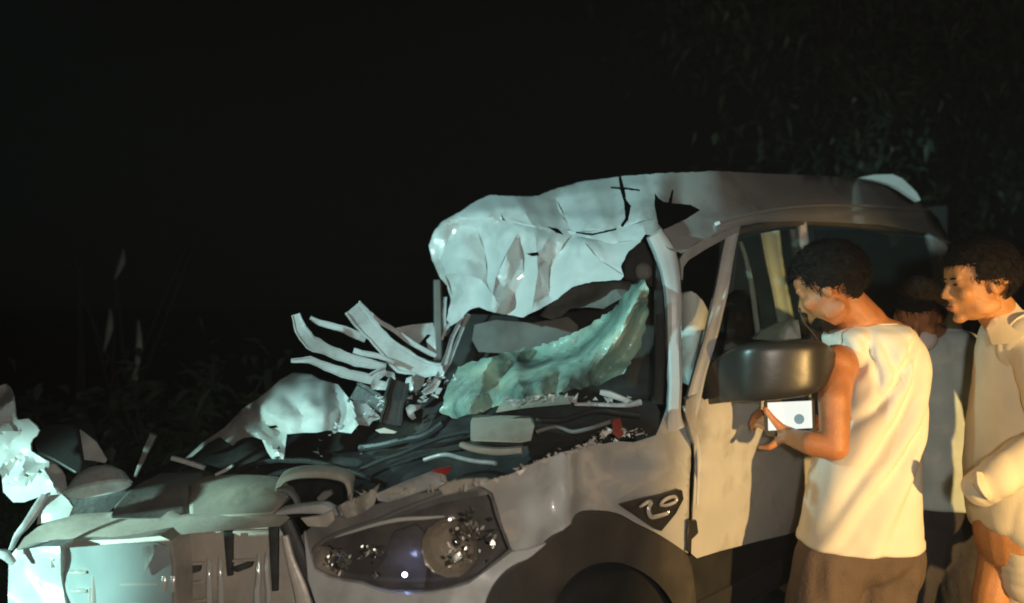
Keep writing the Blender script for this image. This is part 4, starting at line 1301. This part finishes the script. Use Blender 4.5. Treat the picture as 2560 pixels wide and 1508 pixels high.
# ---- man in a sleeveless white shirt at the door, back to the camera
mh = pose(P(2078, 718, 2.33), math.radians(142), math.radians(26), 0)
bm = bmesh.new()
head_bm(bm, mh, 1.0, neck=False)
capsule_bm(bm, P(2096, 742, 2.36), .060, P(2165, 815, 2.37), .064)
ellipsoid_bm(bm, P(2180, 850, 2.36), (.125, .075, .07))
ellipsoid_bm(bm, P(2185, 930, 2.35), (.125, .085, .13))
ellipsoid_bm(bm, P(2180, 1060, 2.33), (.112, .085, .15))
ellipsoid_bm(bm, P(2155, 1230, 2.32), (.125, .095, .16))
ellipsoid_bm(bm, P(2150, 1340, 2.32), (.13, .10, .12))
sh_l, el_l, wr_l = P(2094, 915, 2.27), P(2088, 1118, 2.17), P(1972, 1092, 2.30)
ellipsoid_bm(bm, sh_l, (.058, .058, .062))
capsule_bm(bm, sh_l, .050, P(2086, 1000, 2.20), .044)
capsule_bm(bm, P(2086, 1000, 2.20), .044, el_l, .037)
capsule_bm(bm, el_l, .037, P(2030, 1110, 2.20), .035)
capsule_bm(bm, P(2030, 1110, 2.20), .035, wr_l, .024)
hand_bm(bm, wr_l, P(1908, 1046, 2.355) - wr_l, Vector((.7, .5, .3)), Vector((.25, .6, .5)), .95, .6)
capsule_bm(bm, P(1990, 1092, 2.285), .022, P(1956, 1074, 2.30), .016)
capsule_bm(bm, P(1956, 1074, 2.30), .015, P(1930, 1048, 2.308), .0125)
capsule_bm(bm, P(1930, 1048, 2.308), .0125, P(1912, 1022, 2.312), .009)
sh_r, el_r, wr_r = P(2262, 868, 2.44), P(2180, 1080, 2.62), P(2068, 1062, 2.47)
capsule_bm(bm, sh_r, .050, el_r, .038)
capsule_bm(bm, el_r, .036, wr_r, .025)
hand_bm(bm, wr_r, P(2020, 1060, 2.39) - wr_r, Vector((0, -.6, .3)), Vector((0, .3, -1)), .9, .6)
hipz = [(P(2085, 1400, 2.30), Vector((.85, 2.30, .40)), Vector((.84, 2.36, .08))), (P(2220, 1400, 2.36), Vector((1.03, 2.36, .40)), Vector((1.05, 2.40, .08)))]
for h, k, a in hipz:
    leg_bm(bm, h, k, a, a + Vector((-.10, .14, -.045)))
man1 = skin_over('person', bm, 'skin', None, 0.0055, 5)
tag(man1, 'man in a sleeveless white shirt, back turned, holding a phone beside the car door', 'person', 'men standing beside the wreck')


def fold1(th, v, p):
    x, z = p.x, p.z
    back = max(0.0, -math.sin(th))
    q = x - 0.98 + 0.05 * noise.noise(p * 4)
    f = 0.0
    for c0, sl, wd, am in ((0.19, .55, .020, .030), (0.10, .70, .016, .022), (0.02, .62, .018, .024), (-.07, .8, .014, .018), (-.16, .7, .016, .020), (-.27, .75, .02, .020)):
        u = (q - c0 - (z - 1.0) * sl) / wd
        f -= am * math.exp(-u * u) * back * (0.25 + math.sin(min(1, v * 1.1) * math.pi))
        f += .45 * am * math.exp(-(u + 2.2) ** 2 / 2.5) * back
    for c0, wd, am in ((-.045, .012, .016), (.005, .010, .018), (.055, .012, .016), (.12, .012, .012)):
        u = (q - c0 + .02 * math.sin(z * 9)) / wd
        f -= am * math.exp(-u * u) * back * max(0, 1 - abs(v - .38) * 4)
    f += 0.006 * noise.noise(Vector((x * 9, p.y * 9, z * 5))) + .003 * noise.noise(p * 22)
    f += 0.012 * max(0, v - .8) * math.sin(th * 5 + 1)
    return f


shirt1 = garment('shirt', [(808, 2136, 2226, 2.375, .066), (818, 2100, 2262, 2.37, .085), (838, 2064, 2288, 2.36, .11), (880, 2076, 2303, 2.35, .125), (930, 2098, 2305, 2.345, .128), (985, 2102, 2303, 2.345, .13), (1050, 2090, 2297, 2.335, .132), (1150, 2044, 2289, 2.32, .135), (1250, 2024, 2289, 2.315, .14), (1354, 2002, 2291, 2.315, .145)],
                 'white_cotton', man1, fold1)
trousers('trousers', hipz, P(2150, 1355, 2.33), 'brown_cotton', man1)
hair_obj(mh, man1, 1.0, cap=.014, sides=-.018)
bm = bmesh.new()
ellipsoid_bm(bm, mh @ Vector((.060, 0, -.085)), (.038, .046, .026), mh.to_3x3())
for _ in range(160):
    t = random.uniform(-1.3, 1.3)
    p = Vector((.048 + .034 * math.cos(t), .050 * math.sin(t), -.085 + random.uniform(-.025, .02)))
    w = Vector((random.gauss(0, .003), random.gauss(0, .003), -.014))
    f = [bm.verts.new(mh @ (p + q)) for q in (Vector((.001, .001, 0)), Vector((-.001, -.002, 0)), w)]
    bm.faces.new(f)
from_bm('beard', bm, 'hair', man1, 60)
tube('earphone_cord', [P(1998, 770, 2.26), P(2003, 790, 2.25), P(2014, 812, 2.25), P(2030, 830, 2.25), P(2044, 850, 2.26), P(2060, 880, 2.28)], .003, 'black_plastic', man1, 8)

# ---- the phone in his hands
ph = empty('phone', P(1966, 1036, 2.325), 'phone with a bright white screen held by the man in the sleeveless shirt', 'phone')
pd_ = lambda x, y: 2.322 + (x - 1966) * .0003 + (y - 1036) * -.0004
slab('case', [(1911, 1006), (1918, 1000), (2030, 994), (2037, 1001), (2040, 1080), (2032, 1088), (1922, 1092), (1914, 1084)], pd_, 0.009, 'black_plastic', ph, 0.002, smooth=40)
scr = sheet('screen', [(1919, 1007), (2029, 1002), (2031, 1070), (1921, 1077)], lambda x, y: pd_(x, y) - .002, 'phone_screen', ph, step=60, thick=.001)
sheet('screen_icon', [(1998 + 13 * math.cos(k * .5236), 1048 + 13 * math.sin(k * .5236)) for k in range(12)], lambda x, y: pd_(x, y) - .003, 'screen_icon', scr, step=30, thick=.0006)

# ---- man on the right in a cream shirt, in profile
m3 = pose(P(2452, 708, 2.2), math.radians(174), math.radians(8), 0)
bm = bmesh.new()
head_bm(bm, m3, 0.93, neck=False)
capsule_bm(bm, P(2478, 760, 2.22), .052, P(2545, 850, 2.26), .056)
ellipsoid_bm(bm, P(2580, 890, 2.26), (.095, .13, .06))
ellipsoid_bm(bm, P(2575, 1000, 2.26), (.095, .11, .15))
ellipsoid_bm(bm, P(2560, 1150, 2.25), (.11, .12, .18))
ellipsoid_bm(bm, P(2555, 1330, 2.25), (.12, .13, .16))
shn, eln, wrn = P(2600, 880, 2.13), P(2640, 1095, 2.03), P(2476, 1205, 2.02)
capsule_bm(bm, shn, .052, eln, .040)
capsule_bm(bm, eln, .040, wrn, .027)
hand_bm(bm, wrn, P(2500, 1285, 2.20) - wrn, Vector((.7, .5, 0)), Vector((-.4, -.8, 0)), .85, .5)
shf, elf, wrf = P(2600, 890, 2.42), P(2630, 1130, 2.47), P(2620, 1300, 2.44)
capsule_bm(bm, shf, .052, elf, .040)
capsule_bm(bm, elf, .040, wrf, .027)
hand_bm(bm, wrf, Vector((-.2, 0, -1)), Vector((.4, -.6, 0)), Vector((-.7, .5, 0)), .95, .5)
L3 = [(P(2530, 1400, 2.17), Vector((1.33, 2.13, .42)), Vector((1.36, 2.16, .08))), (P(2545, 1400, 2.33), Vector((1.40, 2.35, .42)), Vector((1.44, 2.38, .08)))]
capsule_bm(bm, P(2520, 1350, 2.27), .066, P(2480, 1490, 2.25), .050)
capsule_bm(bm, P(2480, 1490, 2.25), .050, Vector((1.34, 2.26, .44)), .050)
capsule_bm(bm, Vector((1.34, 2.26, .44)), .050, Vector((1.37, 2.28, .08)), .038)
capsule_bm(bm, Vector((1.37, 2.28, .08)), .038, Vector((1.25, 2.26, .035)), .03)
h, k, a = L3[1]
leg_bm(bm, h, k, a, a + Vector((-.13, 0, -.045)))
man3 = skin_over('person', bm, 'skin_light', None, 0.0055, 4)
tag(man3, 'man in a long cream shirt with short dark hair, seen in profile facing the wreck', 'person', 'men standing beside the wreck')
for y in (-1, 1):
    bm = bmesh.new()
    ellipsoid_bm(bm, m3 @ Vector((.0785, y * .029, .006)), (.006, .009, .0035), m3.to_3x3())
    from_bm('eye', bm, 'eye_dark', man3, 60)
    bm = bmesh.new()
    ellipsoid_bm(bm, m3 @ Vector((.082, y * .028, .023)), (.006, .017, .003), m3.to_3x3())
    from_bm('eyebrow', bm, 'hair', man3, 60)
bm = bmesh.new()
ellipsoid_bm(bm, m3 @ Vector((.088, 0, -.056)), (.008, .020, .007), m3.to_3x3())
from_bm('lips', bm, 'lip', man3, 60)
hair_obj(m3, man3, 0.93, cap=.013, sides=.0)


def fold3(th, v, p):
    f = 0.012 * ridges(26 * (p.x - .18 * p.z) + 2.0 * noise.noise(p * 4)) * (0.5 + .4 * v)
    f += 0.006 * noise.noise(Vector((p.x * 8, p.y * 8, p.z * 4))) + .003 * noise.noise(p * 24)
    return f


s3 = garment('shirt', [(775, 2496, 2570, 2.26, .07), (800, 2484, 2620, 2.26, .10), (850, 2466, 2670, 2.26, .13), (930, 2458, 2690, 2.26, .145), (1050, 2444, 2690, 2.26, .15), (1180, 2438, 2685, 2.26, .155), (1310, 2446, 2690, 2.26, .16), (1375, 2470, 2700, 2.26, .16), (1436, 2492, 2710, 2.26, .16)],
             'cream_cotton', man3, fold3, slant=0.075)
sheet('collar', [(2467, 822), (2480, 800), (2502, 780), (2526, 760), (2536, 752), (2548, 766), (2570, 790), (2560, 840), (2520, 860), (2480, 862)], ctrl([(2467, 822, 2.16), (2536, 752, 2.2), (2570, 790, 2.16), (2500, 860, 2.09)]), 'cream_cotton', s3, step=14, thick=.006)


def sleeve(name, pts, rad, m, parent, seed, amp=1.0):
    keys = [(*p, r) for p, r in zip(pts, rad)]
    rows = catmull(keys, 60)
    pp = [Vector(r[:3]) for r in rows]
    fr = frames(pp)
    rings = []
    for i, (r, (t, s, u)) in enumerate(zip(rows, fr)):
        ring = []
        for k in range(40):
            a = 2 * math.pi * k / 40
            dirv = s * math.cos(a) + u * math.sin(a)
            p = Vector(r[:3]) + dirv * r[3]
            dd = amp * min(1.0, (59 - i) / 16.0) * .008 * ridges(i * .55 + 1.6 * math.sin(a + seed) + 2 * noise.noise(p * 8)) + .003 * noise.noise(p * 26)
            ring.append(p + dirv * dd)
        rings.append(ring)
    bm = bmesh.new()
    loft_bm(bm, rings, cap=False)
    o = from_bm(name, bm, m, parent, 180)
    sm = o.modifiers.new('solid', 'SOLIDIFY')
    sm.thickness = .003
    return o


sleeve('sleeve', [P(2560, 850, 2.18), shn, P(2628, 1000, 2.07), eln, P(2560, 1148, 2.02), P(2500, 1190, 2.02), P(2460, 1216, 2.05), P(2444, 1226, 2.07)], [.082, .072, .060, .053, .050, .047, .043, .041], 'cream_cotton', s3, 1.0, .6)
post('cuff', [(2448, 1180, 2.0, 22), (2452, 1210, 1.985, 26), (2468, 1238, 1.985, 24), (2478, 1250, 2.0, 14)], 'cream_cotton', s3, .05)
sleeve('trouser_leg', [P(2586, 1370, 2.20), P(2590, 1450, 2.20), Vector((1.45, 2.22, .6)), Vector((1.45, 2.26, .10))], [.095, .088, .082, .085], 'cream_cotton', man3, 2.0, .35)
sleeve('sleeve', [P(2570, 850, 2.34), shf, elf, P(2620, 1290, 2.45)], [.08, .072, .058, .048], 'cream_cotton', s3, 3.0)

# ---- man behind them, bending forward, in a grey-blue shirt
m2 = pose(P(2296, 792, 2.72), math.radians(238), math.radians(24), 0)
bm = bmesh.new()
head_bm(bm, m2, 0.95, neck=False)
capsule_bm(bm, P(2296, 800, 2.78), .056, P(2340, 860, 2.86), .062)
ellipsoid_bm(bm, P(2355, 890, 2.86), (.19, .09, .08))
ellipsoid_bm(bm, P(2360, 990, 2.86), (.145, .10, .17))
ellipsoid_bm(bm, P(2360, 1160, 2.86), (.135, .095, .17))
ellipsoid_bm(bm, P(2360, 1270, 2.86), (.14, .10, .13))
for sx, s in ((2245, -1), (2460, 1)):
    a, b, c = P(sx, 890, 2.86), P(sx + 8 * s, 1080, 2.88), P(sx + 2 * s, 1230, 2.78)
    capsule_bm(bm, a, .05, b, .038)
    capsule_bm(bm, b, .038, c, .026)
    hand_bm(bm, c, Vector((0, -.2, -1)), Vector((-.5 * s, -.4, 0)), Vector((0, -1, .2)), .95, .45)
L2 = [(P(2320, 1330, 2.86), Vector((1.42, 2.84, .42)), Vector((1.40, 2.90, .08))), (P(2410, 1330, 2.86), Vector((1.62, 2.86, .42)), Vector((1.64, 2.92, .08)))]
for h, k, a in L2:
    leg_bm(bm, h, k, a, a + Vector((-.06, -.14, -.045)))
man2 = skin_over('person', bm, 'skin', None, 0.0065, 4)
tag(man2, 'man in a mottled grey-blue shirt and pale face mask, standing between the other two', 'person', 'men standing beside the wreck')


def fold2(th, v, p):
    return .008 * ridges(20 * (p.x + .3 * p.z) + 2 * noise.noise(p * 4)) + .008 * noise.noise(p * 7)


s2 = garment('shirt', [(822, 2320, 2390, 2.86, .075), (838, 2280, 2430, 2.86, .10), (870, 2258, 2452, 2.86, .115), (960, 2254, 2458, 2.86, .125), (1100, 2262, 2456, 2.86, .125), (1258, 2258, 2466, 2.86, .13)], 'blue_grey_cotton', man2, fold2, 90, 60)
trousers('trousers', L2, P(2362, 1270, 2.86), 'dark_cotton', man2)
hair_obj(m2, man2, 0.95, cap=.014, sides=-.02)
bm = bmesh.new()
ellipsoid_bm(bm, m2 @ Vector((.062, 0, -.055)), (.050, .062, .046), m2.to_3x3())
from_bm('face_mask', bm, 'mask_cloth', man2, 60)
for sx, s in ((2248, -1), (2456, 1)):
    sleeve('sleeve', [P(sx + 12 * -s, 872, 2.86), P(sx, 900, 2.86), P(sx + 4 * s, 990, 2.87), P(sx + 8 * s, 1060, 2.88)], [.06, .068, .064, .06], 'blue_grey_cotton', s2, 2.0 + s)

# ---------------------------------------------------------------- trees and plants in the dark
def leaf_mesh(bm, c, d, L, w, droop=0.3):
    d = d.normalized()
    s = d.cross(Vector((random.gauss(0, .3), random.gauss(0, .3), 1)))
    if s.length < .01:
        s = d.orthogonal()
    s.normalize()
    p0, p1, p2 = c, c + d * L * .5, c + d * L + Vector((0, 0, -droop * L))
    v = [bm.verts.new(q) for q in (p0, p1 + s * w, p2, p1 - s * w)]
    bm.faces.new(v)


def tree(loc, h, crown_c, crown_r, n, label, leaf=.10):
    t = empty('tree', loc, label, 'tree', 'trees in the dark behind the wreck')
    L = Vector(loc)
    bm = bmesh.new()
    top = Vector(crown_c)
    mid = L.lerp(top, .5) + Vector((.15, .1, 0))
    tube_bm(bm, [L, mid, top], [.22, .16, .07], 12)
    tips = []
    for k in range(14):
        a = random.uniform(0, 2 * math.pi)
        b = mid.lerp(top, random.uniform(.1, .9))
        e = top + Vector((math.cos(a) * crown_r[0] * random.uniform(.4, .9), math.sin(a) * crown_r[1] * random.uniform(.4, .9), random.uniform(-.6, .8) * crown_r[2]))
        tube_bm(bm, [b, b.lerp(e, .5) + Vector((0, 0, .15)), e], [.06, .035, .012], 7)
        tips.append(e)
    from_bm('trunk', bm, 'bark', t)
    bm = bmesh.new()
    cl = []
    for k in range(70):
        e = random.choice(tips)
        cl.append(e + Vector((random.gauss(0, .45), random.gauss(0, .45), random.gauss(0, .40))))
    for k in range(26):
        cl.append(L.lerp(top, random.uniform(.45, 1)) + Vector((random.gauss(0, .4), -.45 + random.gauss(0, .15), random.gauss(0, .25))))
    for k in range(n):
        c = random.choice(cl) + Vector((random.gauss(0, .22), random.gauss(0, .22), random.gauss(0, .17)))
        d = Vector((random.gauss(0, 1), random.gauss(0, 1), random.gauss(-.4, .6)))
        leaf_mesh(bm, c, d, leaf * random.uniform(.6, 1.5), leaf * .22)
    from_bm('crown', bm, 'leaf', t, None)
    return t


tr = tree((2.2, 6.4, -.05), 5, (2.4, 6.2, 4.1), (1.5, 1.3, 1.2), 7000, 'dark leafy tree rising above the rear of the roof')
tree((4.6, 8.0, -.05), 6, (4.4, 7.7, 4.6), (1.7, 1.4, 1.5), 7000, 'dark tree whose crown fills the upper right corner')


for (x, y, h, w, d) in ((1736, 345, 36, 8, 5.3), (1850, 327, 16, 6, 5.6), (2228, 378, 30, 7, 5.4), (2352, 266, 34, 10, 5.8), (1816, 40, 30, 12, 5.4), (2134, 250, 16, 12, 5.2), (1966, 105, 40, 12, 5.7), (2080, 352, 24, 10, 5.5)):  # single leaves coloured pale to read as glints in the foliage
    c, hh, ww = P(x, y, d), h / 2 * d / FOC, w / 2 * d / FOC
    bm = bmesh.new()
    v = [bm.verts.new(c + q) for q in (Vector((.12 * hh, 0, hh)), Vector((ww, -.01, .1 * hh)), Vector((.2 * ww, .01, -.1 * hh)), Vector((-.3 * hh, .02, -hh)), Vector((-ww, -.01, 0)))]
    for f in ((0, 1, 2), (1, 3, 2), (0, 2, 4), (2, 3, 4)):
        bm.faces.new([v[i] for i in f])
    from_bm('leaf', bm, 'leaf_glint', tr, None)


def shrub(loc, n, spread, height, label, leaf=.14, width=.1, m='leaf_dark', up=.8):
    t = empty('shrub', loc, label, 'shrub', 'shrubs in the dark behind the wreck')
    L = Vector(loc)
    bm = bmesh.new()
    ends = []
    for k in range(12):
        e = L + Vector((random.gauss(0, spread * .6), random.gauss(0, spread * .6), height * random.uniform(.45, 1)))
        tube_bm(bm, [L + Vector((random.gauss(0, .05), random.gauss(0, .05), 0)), L.lerp(e, .5) + Vector((random.gauss(0, .06), 0, .05)), e], [.018, .012, .005], 6)
        ends.append((L, e))
    from_bm('stem', bm, 'bark', t)
    bm = bmesh.new()
    for k in range(n):
        a, e = random.choice(ends)
        c = a.lerp(e, random.uniform(.25, 1.05)) + Vector((random.gauss(0, spread * .16), random.gauss(0, spread * .16), random.gauss(0, .06)))
        d = Vector((random.gauss(0, 1), random.gauss(0, 1), random.gauss(up * .5, .7)))
        leaf_mesh(bm, c, d, leaf * random.uniform(.6, 1.5), leaf * width)
    from_bm('foliage', bm, m, t, None)
    return t


shrub((-2.15, 3.55, 0), 1500, .30, 1.02, 'low green shrub lit by the cool beam behind the far front corner', leaf=.09, width=.22)
shrub((-1.55, 3.6, 0), 1200, .28, 1.15, 'dim green shrub between the far front corner and the tilted far wing', leaf=.09, width=.22)
# tall grass-like clump with long hanging blades
t = empty('reed_clump', (-2.2, 4.4, 0), 'tall reed clump with a few long blades coloured pale as glints on the left', 'plant')
bm = bmesh.new()
for k in range(9):
    x = -2.2 + random.gauss(0, .14)
    tube_bm(bm, [Vector((x, 4.4 + random.gauss(0, .1), 0)), Vector((x + random.gauss(0, .08), 4.4, .8)), Vector((x + random.gauss(0, .18), 4.4, 1.75))], [.012, .009, .004], 6)
from_bm('stalk', bm, 'bark', t)
for (x0, y0, x1, y1, d) in ((308, 622, 285, 700, 4.3), (275, 770, 258, 880, 4.35), (345, 800, 336, 945, 4.25), (334, 925, 328, 970, 4.25)):
    bm = bmesh.new()
    pts = [P(x0 + (x1 - x0) * f + 4 * math.sin(f * 3), y0 + (y1 - y0) * f, d - .1 * math.sin(f * math.pi)) for f in (0, .25, .5, .75, 1)]
    ws = [.003, .014, .018, .013, .003]
    l = [(bm.verts.new(p + Vector((-w, w * .6, 0))), bm.verts.new(p + Vector((0, -w * .2, 0))), bm.verts.new(p + Vector((w, w * .6, 0)))) for p, w in zip(pts, ws)]
    for a, b in zip(l, l[1:]):
        bm.faces.new((a[0], a[1], b[1], b[0]))
        bm.faces.new((a[1], a[2], b[2], b[1]))
    from_bm('blade', bm, 'leaf_glint', t, 60)
# grass verge beyond the road
bm = bmesh.new()
for k in range(9000):
    x, y = random.uniform(-9, 9), random.uniform(4.9, 11)
    h = random.uniform(.10, .38)
    dx, dy = random.gauss(0, .1), random.gauss(0, .1)
    w = .006
    bm.faces.new([bm.verts.new(q) for q in ((x - w, y, -.05), (x + w, y, -.05), (x + dx, y + dy, -.05 + h))])
tag(from_bm('grass', bm, 'leaf', None, None), kind='stuff')

# ---------------------------------------------------------------- haze volume added to lift the black background
bm = bmesh.new()
bmesh.ops.create_cube(bm, size=1.0, matrix=Matrix.Translation((0, 50, 3.4)) @ Matrix.Diagonal((200, 200, 9.4, 1)))
me = bpy.data.meshes.new('haze')
bm.to_mesh(me)
bm.free()
hz = bpy.data.objects.new('haze', me)
COL.objects.link(hz)
hm = bpy.data.materials.new('haze')
hm.use_nodes = True
hm.node_tree.nodes.remove(hm.node_tree.nodes['Principled BSDF'])
pv = hm.node_tree.nodes.new('ShaderNodeVolumePrincipled')
pv.inputs['Color'].default_value = (0.9, 0.95, 0.92, 1)
pv.inputs['Density'].default_value = 0.0022
hm.node_tree.links.new(pv.outputs[0], hm.node_tree.nodes['Material Output'].inputs['Volume'])
me.materials.append(hm)
hz['kind'] = 'stuff'
